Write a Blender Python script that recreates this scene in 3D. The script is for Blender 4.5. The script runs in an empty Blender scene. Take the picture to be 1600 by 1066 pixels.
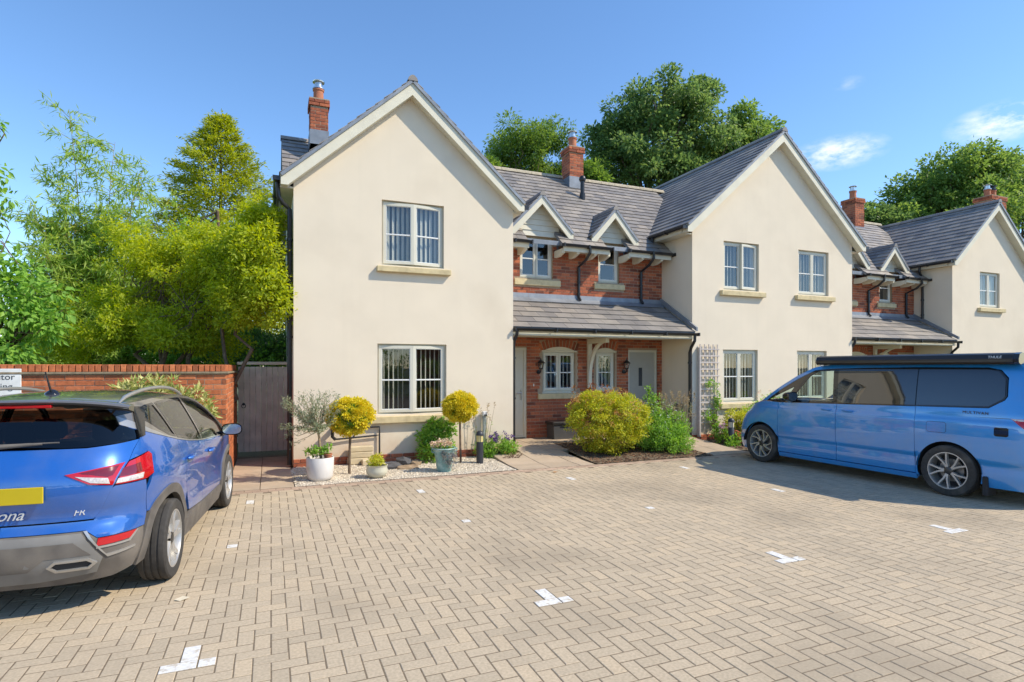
import bpy, bmesh, math, random
import numpy as np
from mathutils import Vector, Matrix, Euler
from mathutils.geometry import delaunay_2d_cdt
PI = math.pi
random.seed(7); np.random.seed(7)
scene = bpy.context.scene
col = scene.collection
# ------------------------------------------------------------------ camera
cam_d = bpy.data.cameras.new('camera'); cam = bpy.data.objects.new('camera', cam_d); col.objects.link(cam)
cam.location = (0, 0, 1.75)
cam.rotation_euler = (math.radians(90), 0, math.radians(-22.7))
cam_d.sensor_width = 36.0; cam_d.lens = 36.0 * 900 / 1600; cam_d.shift_y = 41 / 1600
cam_d.clip_start = 0.05; cam_d.clip_end = 3000
scene.camera = cam
# ------------------------------------------------------------------ sky and sun
SUN = Vector((0.86, -0.58, 1.0)).normalized()            # towards the sun
world = bpy.data.worlds.new('World'); scene.world = world; world.use_nodes = True
wn, wl = world.node_tree.nodes, world.node_tree.links
wn.clear()
w_out = wn.new('ShaderNodeOutputWorld'); w_bg = wn.new('ShaderNodeBackground'); w_sky = wn.new('ShaderNodeTexSky')
w_sky.sky_type = 'NISHITA'; w_sky.sun_disc = False
w_sky.sun_elevation = math.asin(SUN.z); w_sky.sun_rotation = math.atan2(SUN.x, SUN.y)
w_sky.air_density = 1.0; w_sky.dust_density = 0.1; w_sky.ozone_density = 3.5; w_sky.altitude = 300
w_bg.inputs[1].default_value = 0.14
# a few small fair-weather clouds in the real sky directions
tc = wn.new('ShaderNodeTexCoord')
def w_math(op, a, b=None, clamp=False):
    n = wn.new('ShaderNodeMath'); n.operation = op; n.use_clamp = clamp
    for i, v in enumerate((a, b)):
        if v is None: continue
        if isinstance(v, (int, float)): n.inputs[i].default_value = v
        else: wl.new(v, n.inputs[i])
    return n.outputs[0]
def w_vec(op, a, b):
    n = wn.new('ShaderNodeVectorMath'); n.operation = op
    for i, v in enumerate((a, b)):
        if isinstance(v, (tuple, Vector)): n.inputs[i].default_value = tuple(v)
        else: wl.new(v, n.inputs[i])
    return n
w_noise = wn.new('ShaderNodeTexNoise'); w_noise.inputs['Scale'].default_value = 14; w_noise.inputs['Detail'].default_value = 9; w_noise.inputs['Roughness'].default_value = 0.62
w_map = wn.new('ShaderNodeMapping'); w_map.inputs['Scale'].default_value = (1, 1, 2.4); w_map.inputs['Location'].default_value = (3.1, 1.7, 0.4)
wl.new(tc.outputs['Generated'], w_map.inputs[0]); wl.new(w_map.outputs[0], w_noise.inputs['Vector'])
w_total = None
A0 = math.radians(22.7)
def cloud_dir(u, v):
    k = (u - 800) / 900
    return Vector((math.sin(A0) + math.cos(A0) * k, math.cos(A0) - math.sin(A0) * k, (574 - v) / 900)).normalized()
for (u, v, ru, rv, gain) in ((1310, 238, .055, .021, 1.0), (1575, 188, .055, .022, .95), (1326, 130, .018, .008, .25), (1700, 250, .10, .03, .9), (1490, 330, .10, .03, .35), (60, 470, .12, .03, .35)):
    d = cloud_dir(u, v); t = Vector((d.y, -d.x, 0)).normalized(); n = t.cross(d)
    a = w_math('DIVIDE', w_vec('DOT_PRODUCT', tc.outputs['Generated'], t).outputs['Value'], ru)
    b = w_math('DIVIDE', w_math('SUBTRACT', w_vec('DOT_PRODUCT', tc.outputs['Generated'], n).outputs['Value'], 0.0), rv)
    r = w_math('SQRT', w_math('ADD', w_math('MULTIPLY', a, a), w_math('MULTIPLY', b, b)))
    front = w_math('GREATER_THAN', w_vec('DOT_PRODUCT', tc.outputs['Generated'], d).outputs['Value'], 0.5)
    m = w_math('MULTIPLY', w_math('MULTIPLY', w_math('SUBTRACT', 1.25, r, True), front), gain)
    w_total = m if w_total is None else w_math('MAXIMUM', w_total, m)
w_n2 = w_math('MULTIPLY', w_math('SUBTRACT', w_noise.outputs[0], 0.42), 5.0, True)
w_cl = w_math('MULTIPLY', w_math('MULTIPLY', w_total, w_n2), 0.95, True)
w_mix = wn.new('ShaderNodeMixRGB'); w_mix.inputs[2].default_value = (5.6, 5.5, 5.5, 1)
w_hs = wn.new('ShaderNodeHueSaturation'); w_hs.inputs['Saturation'].default_value = 1.10; wl.new(w_sky.outputs[0], w_hs.inputs['Color'])
wl.new(w_cl, w_mix.inputs[0]); wl.new(w_hs.outputs[0], w_mix.inputs[1])
wl.new(w_mix.outputs[0], w_bg.inputs[0]); wl.new(w_bg.outputs[0], w_out.inputs[0])
sun_d = bpy.data.lights.new('sun', 'SUN'); sun = bpy.data.objects.new('sun', sun_d); col.objects.link(sun)
sun_d.energy = 2.95; sun_d.angle = math.radians(0.55); sun_d.color = (1.0, 0.90, 0.73)
sun.location = SUN * 60; sun.rotation_euler = (-SUN).to_track_quat('-Z', 'Y').to_euler()
vs = scene.view_settings
vs.view_transform = 'Standard'; vs.look = 'None'; vs.gamma = 1.0; vs.use_curve_mapping = False
vs.exposure = 0.83
# ------------------------------------------------------------------ helpers
def V(*a): return Vector(a)
class MB:
    """collects shapes into one mesh"""
    def __init__(s): s.v = []; s.f = []; s.mi = []; s.cur = 0
    def add(s, vs, fs):
        o = len(s.v); s.v.extend([tuple(p) for p in vs]); s.f.extend([tuple(i + o for i in f) for f in fs]); s.mi.extend([s.cur] * len(fs)); return s
    def box(s, x0, x1, y0, y1, z0, z1, M=None):
        p = [V(x, y, z) for z in (z0, z1) for (x, y) in ((x0, y0), (x1, y0), (x1, y1), (x0, y1))]
        if M: p = [M @ q for q in p]
        return s.add(p, [(3, 2, 1, 0), (4, 5, 6, 7), (0, 1, 5, 4), (1, 2, 6, 5), (2, 3, 7, 6), (3, 0, 4, 7)])
    def bbox(s, x0, x1, y0, y1, z0, z1, b=.006, M=None):
        """box with chamfered edges (24 verts)"""
        x = (x0, x1); y = (y0, y1); z = (z0, z1); P = {}
        vs = []
        for i in (0, 1):
            for j in (0, 1):
                for k in (0, 1):
                    sx, sy, sz = (1 - 2 * i) * b, (1 - 2 * j) * b, (1 - 2 * k) * b
                    for a, q in enumerate(((x[i], y[j] + sy, z[k] + sz), (x[i] + sx, y[j], z[k] + sz), (x[i] + sx, y[j] + sy, z[k]))):
                        P[i, j, k, a] = len(vs); vs.append(V(*q))
        F = []
        for i in (0, 1): F.append([P[i, j, k, 0] for j, k in ((0, 0), (1, 0), (1, 1), (0, 1))])
        for j in (0, 1): F.append([P[i, j, k, 1] for i, k in ((0, 0), (1, 0), (1, 1), (0, 1))])
        for k in (0, 1): F.append([P[i, j, k, 2] for i, j in ((0, 0), (1, 0), (1, 1), (0, 1))])
        for j in (0, 1):
            for k in (0, 1): F.append([P[0, j, k, 1], P[1, j, k, 1], P[1, j, k, 2], P[0, j, k, 2]])
        for i in (0, 1):
            for k in (0, 1): F.append([P[i, 0, k, 0], P[i, 1, k, 0], P[i, 1, k, 2], P[i, 0, k, 2]])
        for i in (0, 1):
            for j in (0, 1): F.append([P[i, j, 0, 0], P[i, j, 1, 0], P[i, j, 1, 1], P[i, j, 0, 1]])
        for i in (0, 1):
            for j in (0, 1):
                for k in (0, 1): F.append([P[i, j, k, 0], P[i, j, k, 1], P[i, j, k, 2]])
        c = V((x0 + x1) / 2, (y0 + y1) / 2, (z0 + z1) / 2); G = []
        for f in F:
            n = (vs[f[1]] - vs[f[0]]).cross(vs[f[2]] - vs[f[0]]); m = sum((vs[i] for i in f), V(0, 0, 0)) / len(f)
            G.append(f if n.dot(m - c) > 0 else f[::-1])
        if M: vs = [M @ q for q in vs]
        return s.add(vs, G)
    def tube(s, path, r, n=10, cap=True):
        """round tube along a list of points; r number or list"""
        path = [Vector(p) for p in path]; k = len(path); rr = r if isinstance(r, (list, tuple)) else [r] * k
        vs = []; up = None
        for i, p in enumerate(path):
            d = (path[min(i + 1, k - 1)] - path[max(i - 1, 0)])
            if d.length < 1e-9: d = V(0, 0, 1)
            d.normalize()
            if up is None: up = V(0, 0, 1) if abs(d.z) < .9 else V(1, 0, 0)
            a = d.cross(up)
            if a.length < 1e-6: a = d.cross(V(1, 0, 0))
            a.normalize(); b = a.cross(d); up = b
            for j in range(n):
                t = 2 * PI * j / n; vs.append(p + (a * math.cos(t) + b * math.sin(t)) * rr[i])
        fs = [(i * n + j, i * n + (j + 1) % n, (i + 1) * n + (j + 1) % n, (i + 1) * n + j) for i in range(k - 1) for j in range(n)]
        if cap: fs += [tuple(range(n))[::-1], tuple((k - 1) * n + j for j in range(n))]
        return s.add(vs, fs)
    def lathe(s, prof, c=(0, 0, 0), n=28, M=None):
        """revolve (r, z) profile about z"""
        vs = []; c = Vector(c)
        for (r, z) in prof:
            for j in range(n):
                t = 2 * PI * j / n; q = V(r * math.cos(t), r * math.sin(t), z); vs.append((M @ q if M else q) + c)
        k = len(prof)
        fs = [(i * n + j, i * n + (j + 1) % n, (i + 1) * n + (j + 1) % n, (i + 1) * n + j) for i in range(k - 1) for j in range(n)]
        return s.add(vs, fs)
    def prism(s, poly, a, b):
        """extrude a polygon (list of Vectors) from offset a to offset b (vectors); planar, may be concave"""
        n = len(poly); a, b = Vector(a), Vector(b); P = [Vector(p) for p in poly]
        return s.add([p + a for p in P] + [p + b for p in P], [tuple(range(n)), tuple(range(2 * n - 1, n - 1, -1))] + [(i, i + n, (i + 1) % n + n, (i + 1) % n) for i in range(n)])
    def build(s, name, mat, parent=None, smooth=False, fix=True):
        me = bpy.data.meshes.new(name); me.from_pydata(s.v, [], s.f)
        if fix:
            bm = bmesh.new(); bm.from_mesh(me); bmesh.ops.recalc_face_normals(bm, faces=bm.faces); bm.to_mesh(me); bm.free()
        mats = mat if isinstance(mat, (list, tuple)) else [mat]
        for m in mats: me.materials.append(m)
        if len(mats) > 1: me.polygons.foreach_set('material_index', s.mi)
        if smooth: me.polygons.foreach_set('use_smooth', [True] * len(me.polygons)); smooth_angle(me, smooth if isinstance(smooth, (int, float)) and smooth is not True else 40)
        return link(name, me, parent)
def smooth_angle(me, deg):
    bm = bmesh.new(); bm.from_mesh(me); c = math.radians(deg)
    for e in bm.edges:
        e.smooth = not (len(e.link_faces) == 2 and e.calc_face_angle(0) > c)
    bm.to_mesh(me); bm.free()
BASE = {}
def link(name, me, parent=None):
    o = bpy.data.objects.new(name, me); col.objects.link(o)
    if parent is not None: attach(o, parent)
    return o
def root_loc(o):
    p = V(0, 0, 0)
    while o is not None:
        p += o.location; o = o.parent
    return p
def attach(o, parent):
    """parent while keeping world coordinates of the mesh data"""
    o.parent = parent
    r = parent
    while r.parent is not None: r = r.parent
    if r.type == 'EMPTY' and parent is r: o.matrix_parent_inverse = Matrix.Translation(r.location).inverted() if not r.rotation_euler.z else (Matrix.Translation(r.location) @ Matrix.Rotation(r.rotation_euler.z, 4, 'Z')).inverted()
    return o
def tag(o, label=None, cat=None, group=None, kind=None):
    if label: o['label'] = label
    if cat: o['category'] = cat
    if group: o['group'] = group
    if kind: o['kind'] = kind
    return o
def thing(name, label, cat, loc=(0, 0, 0), group=None, rz=0):
    o = bpy.data.objects.new(name, None); col.objects.link(o); o.location = loc; o.rotation_euler = (0, 0, rz); o.empty_display_size = .2
    return tag(o, label, cat, group)
def local(o):
    """children of this thing are modelled in its own coordinates"""
    for c in o.children: c.matrix_parent_inverse = Matrix.Identity(4)
def copy_tree(o, parent=None):
    c = o.copy(); col.objects.link(c)
    if parent is not None: c.parent = parent
    for ch in list(o.children): copy_tree(ch, c)
    return c
def np_mesh(name, verts, faces_flat, per, mat, parent=None, smooth=False):
    """fast mesh from numpy: verts (n,3); faces_flat (m,per)"""
    me = bpy.data.meshes.new(name); verts = np.asarray(verts, dtype=np.float32); faces_flat = np.asarray(faces_flat, dtype=np.int32)
    m = len(faces_flat)
    me.vertices.add(len(verts)); me.vertices.foreach_set('co', verts.ravel())
    me.loops.add(m * per); me.loops.foreach_set('vertex_index', faces_flat.ravel())
    me.polygons.add(m); me.polygons.foreach_set('loop_start', np.arange(0, m * per, per, dtype=np.int32))
    me.update(calc_edges=True)
    me.polygons.foreach_set('use_smooth', np.full(m, bool(smooth)))
    me.materials.append(mat)
    return link(name, me, parent)
def pip(p, poly):
    x, y = p; c = False; n = len(poly); j = n - 1
    for i in range(n):
        xi, yi = poly[i]; xj, yj = poly[j]
        if (yi > y) != (yj > y) and x < (xj - xi) * (y - yi) / (yj - yi) + xi: c = not c
        j = i
    return c
def cdt(outer, holes=(), step=None):
    """triangulate a 2-D polygon with holes, optional inner grid; returns (pts, tris)"""
    pts = []; edges = []
    for loop in [outer] + list(holes):
        o = len(pts); n = len(loop); pts += [Vector(p) for p in loop]; edges += [(o + i, o + (i + 1) % n) for i in range(n)]
    if step:
        sx, sy = step if isinstance(step, (tuple, list)) else (step, step)
        xs = [p[0] for p in outer]; ys = [p[1] for p in outer]
        y = math.floor(min(ys) / sy) * sy + sy / 2; r = 0
        loops = [outer] + list(holes)
        segs = np.array([(l[i][0], l[i][1], l[(i + 1) % len(l)][0], l[(i + 1) % len(l)][1]) for l in loops for i in range(len(l))])
        d = segs[:, 2:] - segs[:, :2]; L2 = np.maximum((d * d).sum(1), 1e-12)
        while y < max(ys):
            x = math.floor(min(xs) / sx) * sx + (sx / 2 if r % 2 else 0)
            while x < max(xs):
                if pip((x, y), outer) and not any(pip((x, y), h) for h in holes):
                    w = np.array((x, y)) - segs[:, :2]; t = np.clip((w * d).sum(1) / L2, 0, 1); e = w - d * t[:, None]
                    if (e * e).sum(1).min() > (min(sx, sy) * .42) ** 2: pts.append(Vector((x, y)))
                x += sx
            y += sy; r += 1
    res = delaunay_2d_cdt(pts, edges, [], 0, 1e-6)
    vv, ff = res[0], res[2]; out = []
    for f in ff:
        c = ((vv[f[0]].x + vv[f[1]].x + vv[f[2]].x) / 3, (vv[f[0]].y + vv[f[1]].y + vv[f[2]].y) / 3)
        if pip(c, outer) and not any(pip(c, h) for h in holes): out.append(tuple(f))
    return vv, out
def rect(x0, x1, z0, z1): return [(x0, z0), (x1, z0), (x1, z1), (x0, z1)]
def wall_slab(mb, outer, holes, y0, y1):
    """wall in the x-z plane, front at y0, back at y1, with real openings"""
    vv, ff = cdt(outer, holes)
    mb.add([V(p.x, y0, p.y) for p in vv], ff)
    mb.add([V(p.x, y1, p.y) for p in vv], [f[::-1] for f in ff])
    for loop in [outer] + list(holes):
        n = len(loop)
        mb.add([V(p[0], y0, p[1]) for p in loop] + [V(p[0], y1, p[1]) for p in loop], [(i, (i + 1) % n, (i + 1) % n + n, i + n) for i in range(n)])
    return mb
def clip_poly(poly, clip):
    """Sutherland-Hodgman against a convex ccw polygon"""
    out = poly
    for i in range(len(clip)):
        a, b = clip[i], clip[(i + 1) % len(clip)]; inp = out; out = []
        if not inp: return []
        side = lambda p: (b[0] - a[0]) * (p[1] - a[1]) - (b[1] - a[1]) * (p[0] - a[0])
        for j in range(len(inp)):
            p, q = inp[j - 1], inp[j]; sp, sq = side(p), side(q)
            if (sp >= 0) != (sq >= 0):
                t = sp / (sp - sq); out.append((p[0] + (q[0] - p[0]) * t, p[1] + (q[1] - p[1]) * t))
            if sq >= 0: out.append(q)
    return out
def poly_area(p): return sum(p[i - 1][0] * p[i][1] - p[i][0] * p[i - 1][1] for i in range(len(p))) / 2
# ------------------------------------------------------------------ materials
MATS = {}
def srgb(r, g, b):
    f = lambda c: ((c / 255 + .055) / 1.055) ** 2.4 if c > 10 else c / 255 / 12.92
    return (f(r), f(g), f(b))
def nodes(name):
    m = bpy.data.materials.new(name); m.use_nodes = True; nt = m.node_tree; b = nt.nodes['Principled BSDF']; MATS[name] = m
    return m, nt, b
def ramp_node(nt, stops):
    r = nt.nodes.new('ShaderNodeValToRGB'); e = r.color_ramp.elements
    while len(e) < len(stops): e.new(.5)
    for q, (p, c) in zip(e, stops): q.position = p; q.color = (*c, 1)
    return r
def mat(name, color, rough=.6, metal=0, var=.12, scale=8, bump=0, bscale=60, rand=0, coat=0, spec=.5, detail=4, stain=None, sscale=1.2, transl=0):
    """procedural material: noise-varied base colour, optional per-piece variation, fine bump and stains"""
    m, nt, b = nodes(name); N, L = nt.nodes, nt.links
    c = Vector(color)
    b.inputs['Roughness'].default_value = rough; b.inputs['Metallic'].default_value = metal; b.inputs['Specular IOR Level'].default_value = spec
    if coat: b.inputs['Coat Weight'].default_value = coat; b.inputs['Coat Roughness'].default_value = .03
    co = N.new('ShaderNodeTexCoord'); no = N.new('ShaderNodeTexNoise'); no.inputs['Scale'].default_value = scale; no.inputs['Detail'].default_value = detail
    geo = N.new('ShaderNodeNewGeometry'); L.new(geo.outputs['Position'], no.inputs['Vector'])
    r = ramp_node(nt, [(.3, c * (1 - var)), (.7, c * (1 + var))]); L.new(no.outputs[0], r.inputs[0]); out = r.outputs[0]
    if rand:
        oi = N.new('ShaderNodeObjectInfo'); ad = N.new('ShaderNodeMath'); ad.operation = 'ADD'; fr = N.new('ShaderNodeMath'); fr.operation = 'FRACT'
        L.new(oi.outputs['Random'], ad.inputs[0]); L.new(geo.outputs['Random Per Island'], ad.inputs[1]); L.new(ad.outputs[0], fr.inputs[0])
        rr = ramp_node(nt, rand if isinstance(rand, list) else [(0, (1 - rand,) * 3), (1, (1 + rand,) * 3)]); L.new(fr.outputs[0], rr.inputs[0])
        mx = N.new('ShaderNodeMixRGB'); mx.blend_type = 'MULTIPLY'; mx.inputs[0].default_value = 1
        L.new(out, mx.inputs[1]); L.new(rr.outputs[0], mx.inputs[2]); out = mx.outputs[0]
    if stain:
        n2 = N.new('ShaderNodeTexNoise'); n2.inputs['Scale'].default_value = sscale; n2.inputs['Detail'].default_value = 6; L.new(geo.outputs['Position'], n2.inputs['Vector'])
        r2 = ramp_node(nt, [(stain[1], (0, 0, 0)), (stain[2], (1, 1, 1))]); L.new(n2.outputs[0], r2.inputs[0])
        mx = N.new('ShaderNodeMixRGB'); L.new(r2.outputs[0], mx.inputs[0]); L.new(out, mx.inputs[1]); mx.inputs[2].default_value = (*stain[0], 1); out = mx.outputs[0]
    L.new(out, b.inputs['Base Color'])
    if bump:
        n3 = N.new('ShaderNodeTexNoise'); n3.inputs['Scale'].default_value = bscale; n3.inputs['Detail'].default_value = 5; L.new(geo.outputs['Position'], n3.inputs['Vector'])
        bp = N.new('ShaderNodeBump'); bp.inputs['Strength'].default_value = bump; bp.inputs['Distance'].default_value = .01; L.new(n3.outputs[0], bp.inputs['Height']); L.new(bp.outputs[0], b.inputs['Normal'])
    return m
def leaf_mat(name, stops, rough=.5, transl=.35, tint=None):
    """leaf colour picked per leaf; some light passes through"""
    m, nt, b = nodes(name); N, L = nt.nodes, nt.links
    geo = N.new('ShaderNodeNewGeometry'); no = N.new('ShaderNodeTexNoise'); no.inputs['Scale'].default_value = 1.3; L.new(geo.outputs['Position'], no.inputs['Vector'])
    a = N.new('ShaderNodeMath'); a.operation = 'MULTIPLY_ADD'; a.inputs[1].default_value = .6; L.new(geo.outputs['Random Per Island'], a.inputs[0])
    s = N.new('ShaderNodeMath'); s.operation = 'MULTIPLY'; s.inputs[1].default_value = .42; L.new(no.outputs[0], s.inputs[0]); L.new(s.outputs[0], a.inputs[2])
    r = ramp_node(nt, stops); L.new(a.outputs[0], r.inputs[0]); L.new(r.outputs[0], b.inputs['Base Color'])
    b.inputs['Roughness'].default_value = rough; b.inputs['Specular IOR Level'].default_value = .35
    t = N.new('ShaderNodeBsdfTranslucent'); mx = N.new('ShaderNodeMixShader'); mx.inputs[0].default_value = transl
    hs = N.new('ShaderNodeHueSaturation'); hs.inputs['Hue'].default_value = .485; hs.inputs['Saturation'].default_value = 1.1; hs.inputs['Value'].default_value = 1.5; L.new(r.outputs[0], hs.inputs['Color']); L.new(hs.outputs[0], t.inputs['Color'])
    out = N['Material Output']; L.new(b.outputs[0], mx.inputs[1]); L.new(t.outputs[0], mx.inputs[2]); L.new(mx.outputs[0], out.inputs[0])
    return m
def glass_mat(name, tint=(.9, .95, .95), rough=0.0, ior=1.5, facing=.0):
    """thin window pane: clear with Fresnel mirror"""
    m, nt, b = nodes(name); N, L = nt.nodes, nt.links; N.remove(b)
    t = N.new('ShaderNodeBsdfTransparent'); t.inputs[0].default_value = (*tint, 1); g = N.new('ShaderNodeBsdfGlossy'); g.inputs['Roughness'].default_value = rough
    fr = N.new('ShaderNodeFresnel'); fr.inputs[0].default_value = ior
    ad = N.new('ShaderNodeMath'); ad.operation = 'ADD'; ad.use_clamp = True; ad.inputs[1].default_value = facing; L.new(fr.outputs[0], ad.inputs[0])
    ge = N.new('ShaderNodeNewGeometry'); iv = N.new('ShaderNodeMath'); iv.operation = 'SUBTRACT'; iv.inputs[0].default_value = 1; L.new(ge.outputs['Backfacing'], iv.inputs[1])
    mu = N.new('ShaderNodeMath'); mu.operation = 'MULTIPLY'; L.new(ad.outputs[0], mu.inputs[0]); L.new(iv.outputs[0], mu.inputs[1])      # leaving the thin pane adds no second mirror
    mx = N.new('ShaderNodeMixShader'); L.new(mu.outputs[0], mx.inputs[0]); L.new(t.outputs[0], mx.inputs[1]); L.new(g.outputs[0], mx.inputs[2])
    L.new(mx.outputs[0], N['Material Output'].inputs[0])
    return m
# ------------------------------------------------------------------ shared materials
M_render = mat('cream_render', (.755, .655, .51), .9, var=.03, scale=1.6, bump=.25, bscale=160, spec=.2, stain=((.62, .52, .39), .56, .92), sscale=.55)
def weather_render(m):
    """rain streaks and splash dirt on the rendered walls"""
    nt = m.node_tree; N, L = nt.nodes, nt.links; b = N['Principled BSDF']; src = b.inputs['Base Color'].links[0].from_socket
    geo = N.new('ShaderNodeNewGeometry'); mp = N.new('ShaderNodeMapping'); mp.inputs['Scale'].default_value = (5, 5, .22); L.new(geo.outputs['Position'], mp.inputs[0])
    n1 = N.new('ShaderNodeTexNoise'); n1.inputs['Scale'].default_value = 1.6; n1.inputs['Detail'].default_value = 6; L.new(mp.outputs[0], n1.inputs['Vector'])
    r1 = ramp_node(nt, [(.52, (0, 0, 0)), (.85, (.13, .13, .13))]); L.new(n1.outputs[0], r1.inputs[0])
    mx = N.new('ShaderNodeMixRGB'); L.new(r1.outputs[0], mx.inputs[0]); L.new(src, mx.inputs[1]); mx.inputs[2].default_value = (.60, .52, .40, 1)
    sp = N.new('ShaderNodeSeparateXYZ'); L.new(geo.outputs['Position'], sp.inputs[0])
    n2 = N.new('ShaderNodeTexNoise'); n2.inputs['Scale'].default_value = 3.5; n2.inputs['Detail'].default_value = 8; L.new(geo.outputs['Position'], n2.inputs['Vector'])
    a = N.new('ShaderNodeMath'); a.operation = 'MULTIPLY_ADD'; a.inputs[1].default_value = 1.1; a.inputs[2].default_value = .05; L.new(n2.outputs[0], a.inputs[0])
    d = N.new('ShaderNodeMath'); d.operation = 'SUBTRACT'; d.use_clamp = True; L.new(a.outputs[0], d.inputs[0]); L.new(sp.outputs['Z'], d.inputs[1])
    mx2 = N.new('ShaderNodeMixRGB'); L.new(d.outputs[0], mx2.inputs[0]); L.new(mx.outputs[0], mx2.inputs[1]); mx2.inputs[2].default_value = (.56, .40, .27, 1); L.new(mx2.outputs[0], b.inputs['Base Color'])
weather_render(M_render)
M_frame = mat('stone_grey_paint', (.64, .61, .50), .45, var=.04, scale=5, spec=.4)
M_barge = mat('cream_painted_timber', (.70, .655, .52), .55, var=.05, scale=4, spec=.3, stain=((.5, .46, .36), .6, .95), sscale=2.5)
M_sill = mat('cast_stone', (.60, .49, .28), .85, var=.12, scale=9, bump=.2, bscale=90, stain=((.36, .29, .17), .55, .85), sscale=6)
M_black = mat('black_plastic', (.018, .018, .02), .35, var=.1, spec=.5)
M_lead = mat('lead_flashing', (.23, .25, .28), .5, var=.18, scale=5, metal=.25)
M_slate = mat('slate', (.25, .228, .205), .55, var=.16, scale=3, bump=.25, bscale=45, spec=.55, rand=[(0, (.74, .74, .77)), (.4, (.95, .94, .94)), (.75, (1.08, 1.04, 1.0)), (1, (1.3, 1.24, 1.15))], stain=((.30, .27, .22), .6, .95), sscale=.9)
M_slateedge = mat('mortar_verge', (.42, .36, .26), .9, var=.2, scale=14, bump=.4, bscale=50)
M_brick = mat('red_brick', (.36, .118, .062), .85, var=.16, scale=22, bump=.45, bscale=120, spec=.2, rand=[(0, (.5, .55, .7)), (.25, (.85, .8, .85)), (.6, (1.05, 1.0, 1.0)), (1, (1.4, 1.35, 1.2))])
M_gbrick = mat('garden_wall_brick', (.47, .155, .065), .85, var=.2, scale=22, bump=.45, bscale=120, spec=.2, rand=[(0, (.6, .62, .7)), (.3, (.9, .85, .85)), (.7, (1.05, 1.0, 1.0)), (1, (1.25, 1.3, 1.3))])
M_mortar = mat('mortar', (.40, .30, .21), .95, var=.12, scale=30, bump=.3, bscale=120, spec=.1)
M_paver = mat('tan_paver', (.50, .405, .285), .9, var=.14, scale=55, bump=.35, bscale=260, spec=.2, detail=9, rand=[(0, (.90, .905, .91)), (.3, (.98, .98, .98)), (.7, (1.01, 1.01, 1.01)), (1, (1.08, 1.06, 1.03))], stain=((.33, .27, .195), .50, .78), sscale=.65)
M_joint = mat('joint_sand', (.185, .14, .09), .95, var=.3, scale=40)
M_slab = mat('buff_slab', (.46, .36, .26), .9, var=.10, scale=3, bump=.3, bscale=200, spec=.2, rand=.08, stain=((.30, .24, .18), .55, .85), sscale=1.5)
M_paint = mat('white_road_paint', (.72, .70, .66), .8, var=.10, scale=40, bump=.3, bscale=150, stain=((.50, .43, .33), .52, .68), sscale=22)
M_earth = mat('bare_earth', (.16, .12, .075), .95, var=.4, scale=6, bump=.6, bscale=20)
M_grass = mat('rough_grass_ground', (.075, .095, .03), .95, var=.4, scale=3, bump=.6, bscale=30)
M_pebble = mat('pale_gravel_stone', (.66, .585, .47), .8, var=.1, scale=30, rand=[(0, (.45, .42, .38)), (.25, (.85, .82, .78)), (.7, (1.05, 1.03, 1.0)), (1, (1.28, 1.27, 1.25))])
M_bark = mat('bark_mulch', (.13, .072, .04), .95, var=.35, scale=40, rand=[(0, (.4, .4, .4)), (.6, (1, 1, 1)), (1, (1.9, 1.7, 1.5))])
M_wood = mat('grey_boarding', (.64, .56, .47), .8, var=.14, scale=5, bump=.3, bscale=30, rand=.09)
M_trunk = mat('tree_bark', (.15, .105, .07), .95, var=.35, scale=14, bump=.7, bscale=35)
M_white = mat('white_paint', (.74, .74, .71), .4, var=.03)
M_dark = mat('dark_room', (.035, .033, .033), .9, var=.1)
M_blind = leaf_mat('blind_fabric', [(0, (.66, .64, .58)), (1, (.74, .72, .66))], .9, .5)
M_glass = glass_mat('window_glass', (.95, .97, .97), 0.0, 1.7, .05)
M_terra = mat('terracotta', (.42, .15, .075), .75, var=.15, scale=12)
M_steel = mat('brushed_steel', (.55, .55, .55), .3, metal=1)
# ------------------------------------------------------------------ ground
g = MB().box(-900, 900, -900, 900, -.6, -.05).build('ground', M_grass); tag(g, kind='structure')
pav = MB().box(-14, 30, -16, 9.02, -.2, -.0017).build('paving', M_joint); tag(pav, 'tan block paved car park laid in herringbone', None, kind='structure')
def ramp(x, y):
    """the path climbs a little to the front doors"""
    t = min(max((y - 9.15) / 2.0, 0), 1); t = t * t * (3 - 2 * t)
    return .12 * t if x > 3.7 else 0
U = .1
def paver_proto(w, d, h=.05, c=.0028):
    return MB().add([V(sx * (w / 2 - a), sy * (d / 2 - a), z) for (a, z) in ((.0008, -h), (.0008, -c), (c + .0008, 0)) for (sx, sy) in ((-1, -1), (1, -1), (1, 1), (-1, 1))],
                    [(8, 9, 10, 11)] + [(k * 4 + i, k * 4 + (i + 1) % 4, k * 4 + 4 + (i + 1) % 4, k * 4 + 4 + i) for k in (0, 1) for i in range(4)])
gap = .0048
pm = paver_proto(2 * U - gap, U - gap)
pv = np.array(pm.v, dtype=np.float32); pf = pm.f
def cam_dist(x, y): return math.hypot(x, y)
def in_view(x, y, m=.12):
    d = x * math.sin(A0) + y * math.cos(A0); l = x * math.cos(A0) - y * math.sin(A0)
    return d > 3.1 and abs(l / d) < .89 + m / d
blocks = []
for i in range(-60, 190):
    for j in range(4, 90):
        r = (i + j) % 4
        if r == 0: c = ((i + 1) * U, (j + .5) * U, 0)
        elif r == 2: c = ((i + .5) * U, (j + 1) * U, 1)
        else: continue
        if c[1] > 8.76 or (c[2] and c[1] > 8.72): continue
        x, y = c[0], c[1]
        d = x * math.sin(A0) + y * math.cos(A0); l = x * math.cos(A0) - y * math.sin(A0)
        if d < 1.2 or abs(l) > d * 1.1 + 1.2: continue
        blocks.append(c)
vis = sorted([b for b in blocks if in_view(b[0], b[1], -.2)], key=lambda b: b[0] * math.sin(A0) + b[1] * math.cos(A0))
near = set(vis[:300])
rng = random.Random(3)
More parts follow.
